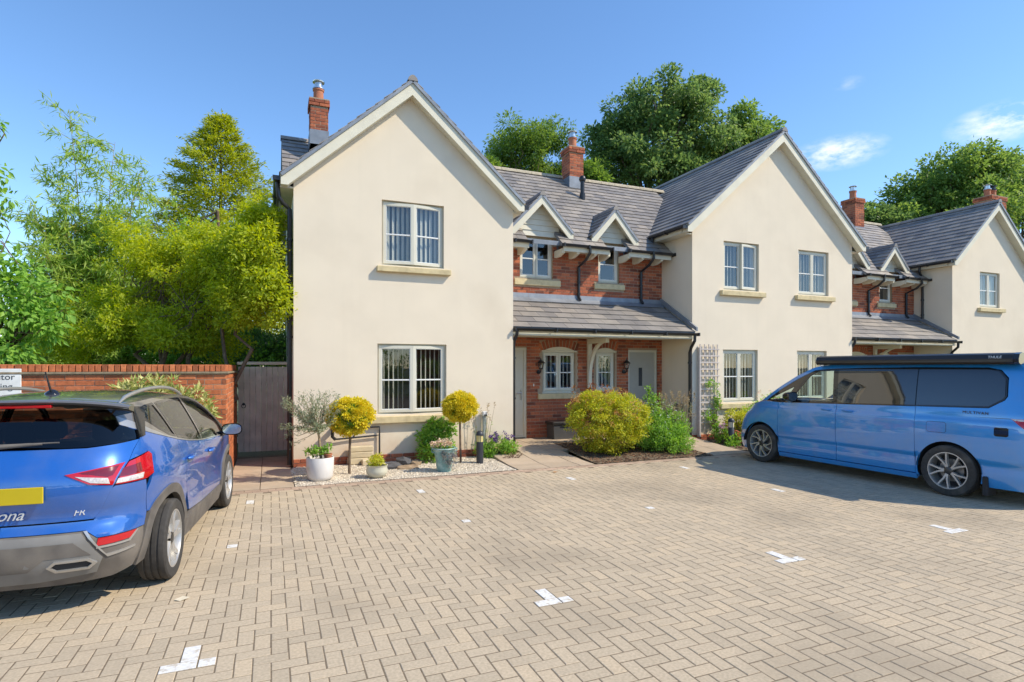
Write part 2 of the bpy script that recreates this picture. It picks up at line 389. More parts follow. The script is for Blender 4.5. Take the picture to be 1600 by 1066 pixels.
def bj(): return (rng.uniform(-.0013, .0013), rng.uniform(-.0022, .0022), rng.uniform(-.0022, .0022), rng.uniform(-.008, .008))
paver_me = None
for b in vis[:300]:
    if paver_me is None:
        o = pm.build('paver', M_paver, pav); paver_me = o.data
    else:
        o = bpy.data.objects.new('paver', paver_me); col.objects.link(o); attach(o, pav)
    z, rx, ry, rz = bj(); o.location = (b[0], b[1], z); o.rotation_euler = (rx, ry, rz + (PI / 2 if b[2] else 0))
rest = [b for b in blocks if b not in near]
vv = []; ff = []
q4 = np.array([f for f in pf], dtype=np.int32)
for k, b in enumerate(rest):
    z, rx, ry, rz = bj(); t = rz + (PI / 2 if b[2] else 0); c, s = math.cos(t), math.sin(t)
    p = pv.copy(); p[:, 2] += z + pv[:, 0] * ry + pv[:, 1] * rx
    x = p[:, 0] * c - p[:, 1] * s + b[0]; y = p[:, 0] * s + p[:, 1] * c + b[1]; p[:, 0] = x; p[:, 1] = y
    vv.append(p); ff.append(q4 + k * len(pv))
o = np_mesh('paver_field', np.concatenate(vv), np.concatenate(ff), 4, M_paver, pav); tag(o, 'further tan blocks of the herringbone paving', kind='stuff')
# painted bay marks: split at the block joints like the blocks beneath
def owner(i, j):
    r = (i + j) % 4
    return (i, j, 'h') if r == 0 else (i - 1, j, 'h') if r == 1 else (i, j, 'v') if r == 2 else (i, j - 1, 'v')
def mark(cells):
    groups = {}
    for c in cells: groups.setdefault(owner(*c), []).append(c)
    root = None
    for g_ in groups.values():
        i0, i1 = min(c[0] for c in g_), max(c[0] for c in g_) + 1; j0, j1 = min(c[1] for c in g_), max(c[1] for c in g_) + 1
        e = .005
        m = MB().bbox(i0 * U + e, i1 * U - e, j0 * U + e, j1 * U - e, -.004, .0035, .001)
        if root is None: root = m.build('bay_marking', M_paint, pav)
        else: m.build('painted_block', M_paint, root)
def snap(x, y):
    i, j = round(x / U), round(y / U)
    best = None
    for di in range(-2, 3):
        for dj in range(-2, 3):
            if (i + di + j + dj) % 4 == 2:
                s = di * di + dj * dj
                if best is None or s < best[0]: best = (s, i + di, j + dj)
    return best[1], best[2]
for i, j in ((-5, 39), (19, 39), (43, 39), (67, 39)):
    mark([(i, j), (i, j + 1), (i, j - 1), (i - 1, j - 1), (i + 1, j - 1)])
for (x, y, n) in ((-.36, 6.22, 1), (2.05, 6.19, 1), (4.41, 6.09, 1), (-.27, 8.08, 2), (2.07, 8.05, 2), (4.40, 8.12, 2), (6.78, 6.2, 2), (6.75, 8.2, 2)):
    i, j = snap(x - .05, y - .1)
    mark([(i, j)] if n == 1 else [(i, j), (i, j + 1)])
# edging course
M_edge = mat('pinkish_edging_block', (.43, .31, .225), .9, var=.12, scale=5, bump=.4, bscale=200, spec=.2, rand=.12)
eme = None
for row, y in enumerate((8.83, 8.935)):
    for k in range(-2, 70):
        x = -.55 + k * .205 + (.1 if row else 0)
        if x > 12.5: break
        if eme is None: o = paver_proto(.2, .1).build('edging_block', M_edge, pav); eme = o.data
        else: o = bpy.data.objects.new('edging_block', eme); col.objects.link(o); attach(o, pav)
        o.location = (x, y, rng.uniform(-.001, .002)); o.rotation_euler = (0, 0, rng.uniform(-.01, .01))
# ------------------------------------------------------------------ slab path to the doors and by the gate
pth = MB().box(-9, -.62, 9.02, 9.62, -.2, -.006).box(-.62, .34, 9.02, 16, -.2, -.012).box(3.86, 9.3, 9.02, 10.0, -.2, -.014).build('path', M_joint); tag(pth, 'buff slab path up to the front doors', None, kind='structure')
def slab(x0, x1, y0, y1):
    e = .005; m = MB(); c = .004
    P = [(x0 + e, y0 + e), (x1 - e, y0 + e), (x1 - e, y1 - e), (x0 + e, y1 - e)]
    Q = [(x0 + e + c, y0 + e + c), (x1 - e - c, y0 + e + c), (x1 - e - c, y1 - e - c), (x0 + e + c, y1 - e - c)]
    dz = rng.uniform(-.001, .002)
    m.add([V(x, y, ramp(x, y) - .12 + dz) for x, y in P] + [V(x, y, ramp(x, y) - c + dz) for x, y in P] + [V(x, y, ramp(x, y) + dz) for x, y in Q],
          [(8, 9, 10, 11)] + [(k * 4 + i, k * 4 + (i + 1) % 4, k * 4 + 4 + (i + 1) % 4, k * 4 + 4 + i) for k in (0, 1) for i in range(4)])
    m.build('slab', M_slab, pth)
ys = [9.03 + .45 * k for k in range(8)]
for k in range(7):
    for x0, x1 in ((-.6, -.15), (-.15, .32)): slab(x0, x1, ys[k], ys[k + 1])
    y0, y1 = ys[k], min(ys[k + 1], 12.04)
    if y0 > 12: continue
    xs = [3.9, 4.5, 5.1, 5.4] if y1 < 10.75 else [4.53, 5.1, 5.6, 6.2, 6.8, 7.4, 8.0, 8.6, 9.15] if y0 > 11.2 else [4.53, 5.1, 5.6]
    if 10.7 < y1 < 11.2 : xs = [4.53, 5.1, 5.6]
    for a, b in zip(xs, xs[1:]): slab(a, b, y0, y1)
    if y1 < 11.3:
        for a, b in ((8.1, 8.62), (8.62, 9.14)): slab(a, b, y0, y1)
# ------------------------------------------------------------------ planted beds
def grid_sheet(name, poly, zfn, m, step=.12, kind='structure', label=None):
    vv_, ff_ = cdt(poly, (), step)
    mb = MB().add([V(p.x, p.y, zfn(p.x, p.y)) for p in vv_], ff_); o = mb.build(name, m, None, smooth=True, fix=False)
    return tag(o, label, kind=kind)
def pebbles(name, poly, n, zfn, m, smin, smax, label, flat=.6, parent=None):
    base = np.array([(1, 0, 0), (-1, 0, 0), (0, 1, 0), (0, -1, 0), (0, 0, 1), (0, 0, -1)], dtype=np.float32)
    tri = np.array([(0, 2, 4), (2, 1, 4), (1, 3, 4), (3, 0, 4), (2, 0, 5), (1, 2, 5), (3, 1, 5), (0, 3, 5)], dtype=np.int32)
    xs = [p[0] for p in poly]; ys_ = [p[1] for p in poly]; out = []; fo = []
    k = 0
    while k < n:
        x, y = random.uniform(min(xs), max(xs)), random.uniform(min(ys_), max(ys_))
        if not pip((x, y), poly): continue
        s = random.uniform(smin, smax); t = random.uniform(0, 2 * PI); c, sn = math.cos(t), math.sin(t)
        p = base * np.array((s * random.uniform(.7, 1.3), s * random.uniform(.6, 1.1), s * random.uniform(.4, 1) * flat)) + np.random.uniform(-.25, .25, (6, 3)) * s
        q = p.copy(); q[:, 0] = p[:, 0] * c - p[:, 1] * sn + x; q[:, 1] = p[:, 0] * sn + p[:, 1] * c + y; q[:, 2] += zfn(x, y) + s * flat * .25
        out.append(q); fo.append(tri + 6 * k); k += 1
    o = np_mesh(name, np.concatenate(out), np.concatenate(fo), 3, m, parent)
    return tag(o, label, kind='stuff')
GP = [(.33, 8.985), (3.84, 8.985), (3.9, 10.2), (4.35, 10.72), (.36, 10.72), (.3, 10.4)]
gz = lambda x, y: -.004 + .012 * math.sin(x * 3.1) * math.cos(y * 4) + .01
grid_sheet('gravel_bed', GP, gz, mat('gravel_base', (.50, .43, .34), .95, var=.35, scale=60, bump=.8, bscale=80), label='pale gravel strip under the front window')
pebbles('gravel', GP, 9000, gz, M_pebble, .009, .019, 'loose pale gravel stones in front of the cream gable wall')
SP = [(5.41, 8.985), (8.09, 8.985), (8.1, 11.2), (5.62, 11.25)]
sz = lambda x, y: ramp(x, y) * .8 + .02 * math.sin(x * 4) * math.cos(y * 3.3) + .012
grid_sheet('soil_bed', SP, sz, M_earth, label='dark mulched bed in front of the brick porch')
pebbles('bark_chips', SP, 3500, sz, M_bark, .012, .035, 'loose brown bark chips around the yellow bush', .35)
BP = [(9.15, 8.985), (14.6, 8.985), (14.6, 10.92), (9.17, 10.92)]
grid_sheet('front_bed', BP, lambda x, y: .015 + .02 * math.sin(x * 3) * math.cos(y * 3), M_earth, .2, label='dark soil bed below the windows of the wider gable')
pebbles('bed_mulch', [(9.2, 9.05), (12, 9.05), (12, 10.9), (9.2, 10.9)], 1200, lambda x, y: .02, M_bark, .012, .035, 'bark chips under the trellis and the far bollard', .35)
# threshold earth strip by the left door
pebbles('leaf_litter', [(4.0, 10.0), (4.5, 10.7), (4.5, 10.2), (4.3, 9.95)], 160, lambda x, y: ramp(x, y) + .004, M_bark, .01, .022, 'dry leaves gathered at the path edge by the wall corner', .25)
# ------------------------------------------------------------------ house building kit
UNIT_BRICK = None
def brick_cells(x0, x1, z0, z1, holes=(), bl=.215, bh=.065, j=.010):
    out = []; k = 0; z = z0
    while z + bh * .5 < z1:
        zt = min(z + bh, z1); x = x0 - (bl + j) / 2 * (k % 2)
        while x < x1:
            segs = [(max(x, x0), min(x + bl, x1))]
            for (a, b, c, d) in holes:
                if min(zt, d) - max(z, c) > .02:
                    ns = []
                    for (p, q) in segs:
                        if q <= a or p >= b: ns.append((p, q))
                        else:
                            if a - p > .02: ns.append((p, a))
                            if q - b > .02: ns.append((b, q))
                    segs = ns
            for (p, q) in segs:
                if q - p > .025: out.append((p, q, z, zt))
            x += bl + j
        z += bh + j; k += 1
    return out
def unit_brick(m):
    me_o = MB().bbox(-.5, .5, 0, 1, -.5, .5, .03)
    me = bpy.data.meshes.new('brick'); me.from_pydata([tuple(v) for v in me_o.v], [], me_o.f); me.materials.append(m); return me
BR = random.Random(11)
def lay_bricks(cells, M, m, parent, n_obj=0, proud=.007, key=None, name='brick', depth=.03):
    """cells in the wall plane (x along, z up), wall face at local y=0 looking to -y; M places the wall"""
    if key: cells = sorted(cells, key=key)
    me = unit_brick(m) if n_obj else None
    mb = MB()
    for k, (a, b, c, d) in enumerate(cells):
        p = proud + BR.uniform(-.003, .003)
        if k < n_obj:
            o = bpy.data.objects.new(name, me); col.objects.link(o); attach(o, parent)
            o.matrix_basis = M @ Matrix.Translation(((a + b) / 2, -p, (c + d) / 2)) @ Matrix.Rotation(BR.uniform(-.004, .004), 4, 'Y') @ Matrix.Diagonal((b - a, depth, d - c, 1))
        else: mb.bbox(a, b, -p, depth - p, c, d, .004, M)
    if mb.v: tag(mb.build('brickwork', m, parent, fix=False), 'smaller bricks of the wall laid in mortar', kind='stuff')
def slate_plane(parent, P0, U_, V_, poly, sw=.3, ex=.22, n_obj=0, m=None, name='slate', base=True, th=.012):
    """slates in courses on a plane: U_ along the eave, V_ up the slope"""
    P0, U_, V_ = Vector(P0), Vector(U_).normalized(), Vector(V_).normalized(); Nn = U_.cross(V_)
    if Nn.z < 0: Nn = -Nn
    m = m or M_slate
    if poly_area(poly) < 0: poly = poly[::-1]
    us = [p[0] for p in poly]; vs_ = [p[1] for p in poly]
    at = lambda u, v, n: P0 + U_ * u + V_ * v + Nn * n
    if base: MB().prism([at(u, v, 0) for u, v in poly], Nn * -.05, Nn * .001).build('roof_deck', M_lead, parent)
    mb = MB(); k = 0; v = min(vs_); row = 0; R_ = random.Random(5); tmpl = None
    B = Matrix((U_.to_4d(), V_.to_4d(), Nn.to_4d(), (0, 0, 0, 1))).transposed()
    for i in range(3): B[3][i] = 0
    while v < max(vs_) - .02:
        u = min(us) - (sw / 2 if row % 2 else 0)
        while u < max(us):
            g_ = .0035; full = [(u + g_, v), (u + sw - g_, v), (u + sw - g_, v + ex + .03), (u + g_, v + ex + .03)]
            cp = clip_poly(full, poly)
            if len(cp) > 2 and abs(poly_area(cp)) > .0012:
                lift = R_.uniform(0, .004)
                def pt(q, top, uu=u, v0=v, lf=lift):
                    t = (q[1] - v0) / (ex + .03); h = (.022 + lf) * (1 - t) + .004 * t
                    return h if top else h - th
                n = len(cp)
                is_full = n == 4 and abs(poly_area(cp) - (sw - 2 * g_) * (ex + .03)) < 1e-4
                if k < n_obj:
                    if is_full and tmpl: me = tmpl
                    else:
                        b = MB().add([V(q[0] - u, q[1] - v, pt(q, 1)) for q in cp] + [V(q[0] - u, q[1] - v, pt(q, 0)) for q in cp],
                                     [tuple(range(n))] + [(i, i + n, (i + 1) % n + n, (i + 1) % n) for i in range(n)])
                        me = bpy.data.meshes.new(name); me.from_pydata(b.v, [], b.f); me.materials.append(m)
                        if is_full: tmpl = me
                    o = bpy.data.objects.new(name, me); col.objects.link(o); attach(o, parent)
                    o.matrix_basis = Matrix.Translation(at(u, v, 0)) @ B
                else:
                    mb.add([at(q[0], q[1], pt(q, 1)) for q in cp] + [at(q[0], q[1], pt(q, 0)) for q in cp],
                           [tuple(range(n))] + [(i, i + n, (i + 1) % n + n, (i + 1) % n) for i in range(n)])
                k += 1
            u += sw
        v += ex; row += 1
    if mb.v: tag(mb.build('slate_courses', m, parent, fix=True), 'courses of dark slates', kind='stuff')
def ridge_tiles(parent, a, b, m, seg=.45, r=.095):
    a, b = Vector(a), Vector(b); L = (b - a).length; d = (b - a).normalized(); n = max(1, round(L / seg))
    s = d.cross(V(0, 0, 1)).normalized()
    for i in range(n):
        p, q = a + d * (L * i / n + .004), a + d * (L * (i + 1) / n - .004); mb = MB()
        prof = [(-r, -.085), (-r * .8, -.03), (-r * .35, .012), (0, .022), (r * .35, .012), (r * .8, -.03), (r, -.085)]
        pts = [e + s * x + V(0, 0, z) for e in (p, q) for (x, z) in prof]; k = len(prof)
        mb.add(pts, [(j, j + 1, j + 1 + k, j + k) for j in range(k - 1)] + [tuple(range(k)), tuple(range(k, 2 * k))]); mb.build('ridge_tile', m, parent)
def pipe(parent, pts, r=.036, name='downpipe', brackets=True):
    mb = MB().tube(pts, r, 10)
    if brackets:
        for a, b in zip(pts, pts[1:]):
            a, b = Vector(a), Vector(b)
            if (b - a).length > .7:
                for t in (.12, .5, .9):
                    p = a + (b - a) * t; d = (b - a).normalized(); mb.tube([p - d * .02, p + d * .02], r * 1.35, 10)
    return mb.build(name, M_black, parent, smooth=35)
def gutter(parent, a, b, r=.055):
    a, b = Vector(a), Vector(b); d = (b - a).normalized(); s = d.cross(V(0, 0, 1)).normalized(); mb = MB(); n = 8
    pts = []
    for e in (a, b):
        for rr in (r, r - .008):
            for i in range(n + 1):
                t = PI + PI * i / n; pts.append(e + s * (math.cos(t) * rr) + V(0, 0, math.sin(t) * rr))
    k = n + 1; fs = []
    for i in range(n):
        fs += [(i, i + 1, i + 1 + 2 * k, i + 2 * k), (k + i, k + i + 1, k + i + 1 + 2 * k, k + i + 2 * k)]
    fs += [(0, k, 3 * k, 2 * k), (n, k + n, 3 * k + n, 2 * k + n), tuple(range(k)), tuple(range(2 * k, 3 * k))]
    mb.add(pts, fs)
    L = (b - a).length; m_ = max(2, int(L / .9))
    for i in range(m_ + 1):
        p = a + d * (L * i / m_); mb.box(-.015, .015, -.062, .062, -.064, .012, Matrix.Translation(p) @ Matrix((d.to_4d(), s.to_4d(), (0, 0, 1, 0), (0, 0, 0, 1))).transposed().to_3x3().to_4x4())
    return mb.build('gutter', M_black, parent, smooth=35)
def ring(mb, x0, x1, z0, z1, y0, y1, w, M=None):
    mb.box(x0, x0 + w, y0, y1, z0, z1, M); mb.box(x1 - w, x1, y0, y1, z0, z1, M); mb.box(x0 + w, x1 - w, y0, y1, z0, z0 + w, M); mb.box(x0 + w, x1 - w, y0, y1, z1 - w, z1, M)
def window(house, x0, x1, z0, z1, yf, rec=.075, cols=2, opened=(), sill=(.11, .12, .115, .09), blind=.105, slatw=.085, tilt=62, arch=0, gaps=(), ymax=.9, drop=0):
    y = yf + rec; mb = MB(); ring(mb, x0, x1, z0, z1, y, y + .075, .038)
    cw = (x1 - x0 - .076) / cols
    for c in range(1, cols): mb.box(x0 + .038 + cw * c - .019, x0 + .038 + cw * c + .019, y, y + .075, z0 + .038, z1 - .038)
    win = mb.build('window', M_frame, house)
    MB().bbox(x0 - .012, x1 + .012, y - .06, y + .01, z0 - .03, z0 + .004, .006).build('drip_board', M_frame, win)
    for c in range(cols):
        a, b = x0 + .034 + cw * c, x0 + .042 + cw * (c + 1); M = None
        if c in opened:
            hx = a if c == 0 else b; ang = math.radians(-7 if c == 0 else 7)
            M = Matrix.Translation((hx, y - .022, 0)) @ Matrix.Rotation(ang, 4, 'Z') @ Matrix.Translation((-hx, -(y - .022), 0))
        m2 = MB(); ring(m2, a, b, z0 + .034, z1 - .034, y - .022, y + .03, .052, M); m2.build('sash', M_frame, win)
        zm = (z0 + z1) / 2 - .02
        m3 = MB().bbox(a + .052, b - .052, y - .012, y + .02, zm - .013, zm + .013, .004, M); m3.build('glazing_bar', M_white, win)
        m5 = MB(); ring(m5, a + .050, b - .050, z0 + .084, z1 - .084, y - .008, y + .004, .014, M); m5.build('glazing_bead', M_white, win)
        for (p, q) in ((z0 + .08, zm - .01), (zm + .01, z1 - .08)):
            m4 = MB().box(a + .046, b - .046, y + .003, y + .009, p, q, M); m4.build('pane', M_glass, win)
    if sill:
        l, r, h, pr = sill; MB().bbox(x0 - l, x1 + r, yf - pr, yf + rec + .06, z0 - .03 - h, z0 - .032, .008).build('sill', M_sill, win)
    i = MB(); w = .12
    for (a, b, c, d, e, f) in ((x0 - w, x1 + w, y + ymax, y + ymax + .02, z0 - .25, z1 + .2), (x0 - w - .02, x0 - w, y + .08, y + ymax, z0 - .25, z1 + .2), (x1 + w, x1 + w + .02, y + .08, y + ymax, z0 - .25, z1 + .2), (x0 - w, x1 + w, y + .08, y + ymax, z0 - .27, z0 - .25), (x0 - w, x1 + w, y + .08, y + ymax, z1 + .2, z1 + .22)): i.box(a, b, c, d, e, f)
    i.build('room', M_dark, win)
    if blind:
        s = MB(); x = x0 + .06; k = 0
        while x < x1 - .05:
            if not any(p < x < q for p, q in gaps):
                t = math.radians(tilt + BR.uniform(-5, 5)); c_, s_ = math.cos(t) * slatw / 2, math.sin(t) * slatw / 2; yy = y + .085
                s.add([V(x - c_, yy - s_, z0 + .03 + drop), V(x + c_, yy + s_, z0 + .03 + drop), V(x + c_, yy + s_, z1 - .02), V(x - c_, yy - s_, z1 - .02), V(x - c_ + .002, yy - s_, z0 + .03 + drop), V(x + c_ + .002, yy + s_, z0 + .03 + drop), V(x + c_ + .002, yy + s_, z1 - .02), V(x - c_ + .002, yy - s_, z1 - .02)], [(0, 1, 2, 3), (7, 6, 5, 4), (0, 4, 5, 1), (2, 6, 7, 3), (1, 5, 6, 2), (3, 7, 4, 0)])
            x += blind; k += 1
        s.box(x0 + .04, x1 - .04, y + .05, y + .12, z1 - .03, z1 + .02); s.build('vertical_blind', M_blind, win)
    if arch:
        a = MB(); n = 12; xm = (x0 + x1) / 2; hw = (x1 - x0) / 2 + .02
        pts = [V(xm + hw * (2 * i_ / n - 1), 0, z1 + arch * (1 - (2 * i_ / n - 1) ** 2)) for i_ in range(n + 1)] + [V(xm + hw, 0, z1 - .005), V(xm - hw, 0, z1 - .005)]
        a.prism(pts, (0, yf - .012, 0), (0, yf + .12, 0)); a.bbox(x0 - .03, x1 + .03, yf - .03, yf + .07, z1 - .012, z1 + .022, .005); a.build('arched_head', M_barge, win)
    return win
def gable_roof(house, xc, za, slope, xl, xr, y0, y1, n_left=0, soff=.16, y_wall=None):
    """gable fronted roof: ridge along y"""
    roof = MB()
    L = 1 / math.hypot(1, slope)
    zl, zr = za - slope * (xc - xl), za - slope * (xr - xc)
    # verge mortar under the slates is the roof part itself
    roof.prism([V(xl, 0, zl - .012), V(xc, 0, za - .012), V(xr, 0, zr - .012), V(xr, 0, zr - .055), V(xc, 0, za - .06), V(xl, 0, zl - .055)], (0, y0 - .012, 0), (0, y0 + .10, 0))
    roof = roof.build('roof', M_slateedge, house)
    ll = math.hypot(xc - xl, za - zl); lr = math.hypot(xr - xc, za - zr); d = y1 - y0
    slate_plane(roof, (xl, y0 - .03, zl), (0, 1, 0), (1, 0, slope), [(0, 0), (d, 0), (d, ll), (0, ll)], .3, .215, n_left)
    slate_plane(roof, (xr, y0 - .03, zr), (0, 1, 0), (-1, 0, slope), [(0, 0), (d, 0), (d, lr), (0, lr)], .3, .215, 0)
    ridge_tiles(roof, (xc, y0 - .04, za + .05), (xc, y1, za + .05), M_slate)
    # barge boards with boxed feet
    for sgn, xe, ze in ((-1, xl, zl), (1, xr, zr)):
        bz = ze - .175; xb = xc + sgn * (za - .285 - bz) / slope
        p = [V(xe - sgn * .012, 0, ze - .058 + .012 * slope), V(xc, 0, za - .058), V(xc, 0, za - .285), V(xb, 0, bz), V(xe - sgn * .012, 0, bz)]
        MB().prism(p, (0, y0, 0), (0, y0 + .04, 0)).build('bargeboard', M_barge, house)
        MB().prism([V(xe - sgn * .02, 0, ze - .075 + .02 * slope), V(xc, 0, za - .07), V(xc, 0, za - .28), V(xb, 0, bz + .01), V(xe - sgn * .02, 0, bz + .01)], (0, y0 + .042, 0), (0, (y_wall or y0 + .2) - .004, 0)).build('soffit_board', M_barge, house)
    return roof
def gable_wall(house, x0, x1, xc, za, slope, y0, y1, holes, mat_):
    top = lambda x: za - .1 - slope * abs(x - xc)
    wl_ = MB(); wall_slab(wl_, [(x0, -.1), (x1, -.1), (x1, top(x1)), (xc, top(xc)), (x0, top(x0))], holes, y0, y0 + .3)
    wl_.box(x0, x0 + .3, y0 + .3, y1, -.1, top(x0)); wl_.box(x1 - .3, x1, y0 + .3, y1, -.1, top(x1)); wl_.box(x0, x1, y1, y1 + .3, -.1, top(x0))
    return wl_.build('wall', mat_, house)
def chimney(house, cx, cy, zb, zt, w=.5, d=.5, pots=1, cap=True, nobj=0):
    ch = MB().box(cx - w / 2, cx + w / 2, cy - d / 2, cy + d / 2, zb, zt + .16).build('chimney', M_mortar, house)
    for (M, ln) in ((Matrix.Translation((cx - w / 2, cy - d / 2, 0)), w), (Matrix.Translation((cx - w / 2, cy + d / 2, 0)) @ Matrix.Rotation(-PI / 2, 4, 'Z'), d), (Matrix.Translation((cx + w / 2, cy - d / 2, 0)) @ Matrix.Rotation(PI / 2, 4, 'Z'), d)):
        lay_bricks(brick_cells(-.006, ln + .006, zb, zt), M, M_brick, ch)
        # projecting crown course
        lay_bricks(brick_cells(-.035, ln + .035, zt + .01, zt + .16), M @ Matrix.Translation((0, -.03, 0)), M_brick, ch)
    MB().box(cx - w / 2 - .03, cx + w / 2 + .03, cy - d / 2 - .03, cy + d / 2 + .03, zt + .155, zt + .18).build('mortar_cap', M_mortar, ch)
    MB().box(cx - w / 2 - .02, cx + w / 2 + .02, cy - d / 2 - .02, cy + d / 2 + .02, zb, zb + .32).build('lead_apron', M_lead, ch)
    for k in range(pots):
        px = cx + (k - (pots - 1) / 2) * .34
        MB().lathe([(0, 0), (.13, 0), (.135, .04), (.115, .06), (.108, .26), (.125, .28), (.125, .31), (.09, .31), (.085, .2), (0, .2)], (px, cy, zt + .17), 18).build('chimney_pot', M_terra, ch, smooth=35)
        if cap:
            c = MB().lathe([(0, 0), (.10, 0), (.13, .015), (.13, .04), (.085, .05), (.085, .16), (.13, .17), (.135, .19), (.0, .23)], (px, cy, zt + .475), 18); c.build('cowl', M_steel if k == 0 else M_black, ch, smooth=35)
    return ch
# ------------------------------------------------------------------ cream gable house on the left
YA = 10.7
A = thing('gable_house', 'cream rendered gable house with brick chimney beside the grey gate', 'house', (2.4, YA, 0), 'cream gable fronted houses of the terrace')
wa = [(1.88, 3.06, 3.64, 4.84), (1.80, 3.11, .88, 2.185)]
gable_wall(A, .36, 4.5, 2.41, 7.06, .893, YA, 17.2, [rect(*w) for w in wa], M_render)
gable_roof(A, 2.41, 7.06, .893, .14, 4.68, YA - .19, 14.5, y_wall=YA)
window(A, *wa[0], YA, opened=(0, 1), sill=(.1, .12, .105, .10), tilt=35, blind=.09, slatw=.07)
window(A, *wa[1], YA, opened=(0, 1), sill=(.14, .13, .125, .11), tilt=64, gaps=((2.33, 2.47),), blind=.088, slatw=.07)
lay_bricks(brick_cells(.36, 4.5, .005, .15), Matrix.Translation((0, YA, 0)), M_brick, A, 0, .02)
# main roof behind, its verge and chimney
EY, EZ, MS = 11.6, 4.55, .88
RY, RZ = 14.5, 4.55 + .88 * 2.9
mr = MB().prism([V(0, EY, EZ - .06), V(0, RY, RZ - .06), V(0, 17.4, EZ - .06)], (.37, 0, 0), (.62, 0, 0)).build('rear_gable', M_render, A)
rl = math.hypot(2.9, RZ - EZ)
slate_plane(mr, (.22, EY, EZ), (1, 0, 0), (0, 1, MS), [(0, 1.2), (4.3, 1.2), (4.3, rl), (0, rl)])
slate_plane(mr, (.22, 17.4, EZ), (1, 0, 0), (0, -1, MS), [(0, 0), (4.3, 0), (4.3, rl), (0, rl)])
ridge_tiles(mr, (.2, RY, RZ + .05), (4.5, RY, RZ + .05), M_slate)
chimney(A, 1.0, 13.85, 6.75, 7.60, .37, .5)
gutter(A, (.085, YA - .16, 4.99), (.085, 14.0, 4.99))
MB().box(.14, .36, YA + .01, 14, 4.86, 4.89).box(.14, .16, YA + .01, 14, 4.885, 5.0).build('fascia', M_barge, A)
pipe(A, [(.1, YA + .03, 4.95), (.12, YA + .03, 4.70), (.19, YA + .06, 4.6), (.30, YA + .12, 4.52), (.30, YA + .12, .04)], .04)
gutter(A, (4.735, YA - .1, 4.99), (4.735, 11.9, 4.99), .05)
MB().box(4.5, 4.68, YA + .01, 12.0, 4.86, 4.89).box(4.66, 4.68, YA + .01, 12, 4.885, 5.0).build('fascia', M_barge, A)
# vent pipe of the boiler on the wall, and a square rail of black pipe
vp = MB().tube([(1.02, YA - .02, .66), (1.02, YA - .07, .66), (1.0, YA - .20, .68)], [.045, .045, .05], 12).tube([(1.0, YA - .13, .66), (1.0, YA - .09, .52), (1.05, YA - .06, .47)], .03, 8).build('flue_vent', M_black, A, smooth=40)
MB().tube([(1.05, YA - .06, .47), (1.3, YA - .045, .48), (1.75, YA - .045, .505), (1.83, YA - .045, .51), (1.83, YA - .045, .16)], .016, 8).tube([(1.83, YA - .045, .51), (1.83, YA - .045, .66), (1.52, YA - .045, .66), (1.45, YA - .045, .645)], .014, 8).tube([(1.5, YA - .045, .65), (1.36, YA - .045, .49)], .012, 8).build('waste_pipe', M_black, A, smooth=40)
# ------------------------------------------------------------------ brick link between two gables
def door(house, x0, x1, z0, z1, yf, hinge_left=True, slot=False):
    y = yf + .06; fr = MB(); ring(fr, x0, x1, z0, z1, y - .03, y + .09, .055); d = fr.build('door', M_frame, house)
    leafm = (MATS.get('door_paint_shaded') or mat('door_paint_shaded', (.40, .385, .33), .4, var=.03)) if slot else (MATS.get('door_paint') or mat('door_paint', (.58, .545, .44), .4, var=.03))  # slotted door: grey paint darkened to carry the porch shade
    a, b, c, e = x0 + .055, x1 - .055, z0 + .03, z1 - .055
    lf = MB()
    holes = [rect((a + b) / 2 - .085, (a + b) / 2 + .025, 1.28, 1.74)] if slot else []
    wall_slab(lf, [(a, c), (b, c), (b, e), (a, e)], holes, y, y + .045)
    for k in (1, 2): lf.box(a + .06, b - .06, y - .003, y - .0005, c + (e - c) * .0 + .02, c + .025) if k == 1 else None
    lf.build('leaf', leafm, d)
    if slot: MB().box((a + b) / 2 - .09, (a + b) / 2 + .03, y + .015, y + .03, 1.275, 1.745).build('glass_slot', mat('smoked_glass', (.05, .06, .07), .08), d)
    hx = b - .07 if hinge_left else a + .07; s = -1 if hinge_left else 1
    MB().bbox(hx - .018, hx + .018, y - .014, y - .001, 1.0, 1.24, .004).tube([(hx, y - .012, 1.16), (hx, y - .05, 1.16), (hx + s * .12, y - .055, 1.16)], .011, 8).build('handle', M_steel, d, smooth=40)
    MB().bbox(x0 - .02, x1 + .02, yf - .02, yf + .12, z0 - .04, z0 + .0, .006).build('threshold', M_steel, d)
    MB().bbox(x0 + .03, x1 - .03, y - .03, y + .02, z0 + .002, z0 + .03, .004).build('weather_bar', mat('weather_bar_blue_grey', (.42, .45, .5), .4) if 'weather_bar_blue_grey' not in MATS else MATS['weather_bar_blue_grey'], d)
    return d
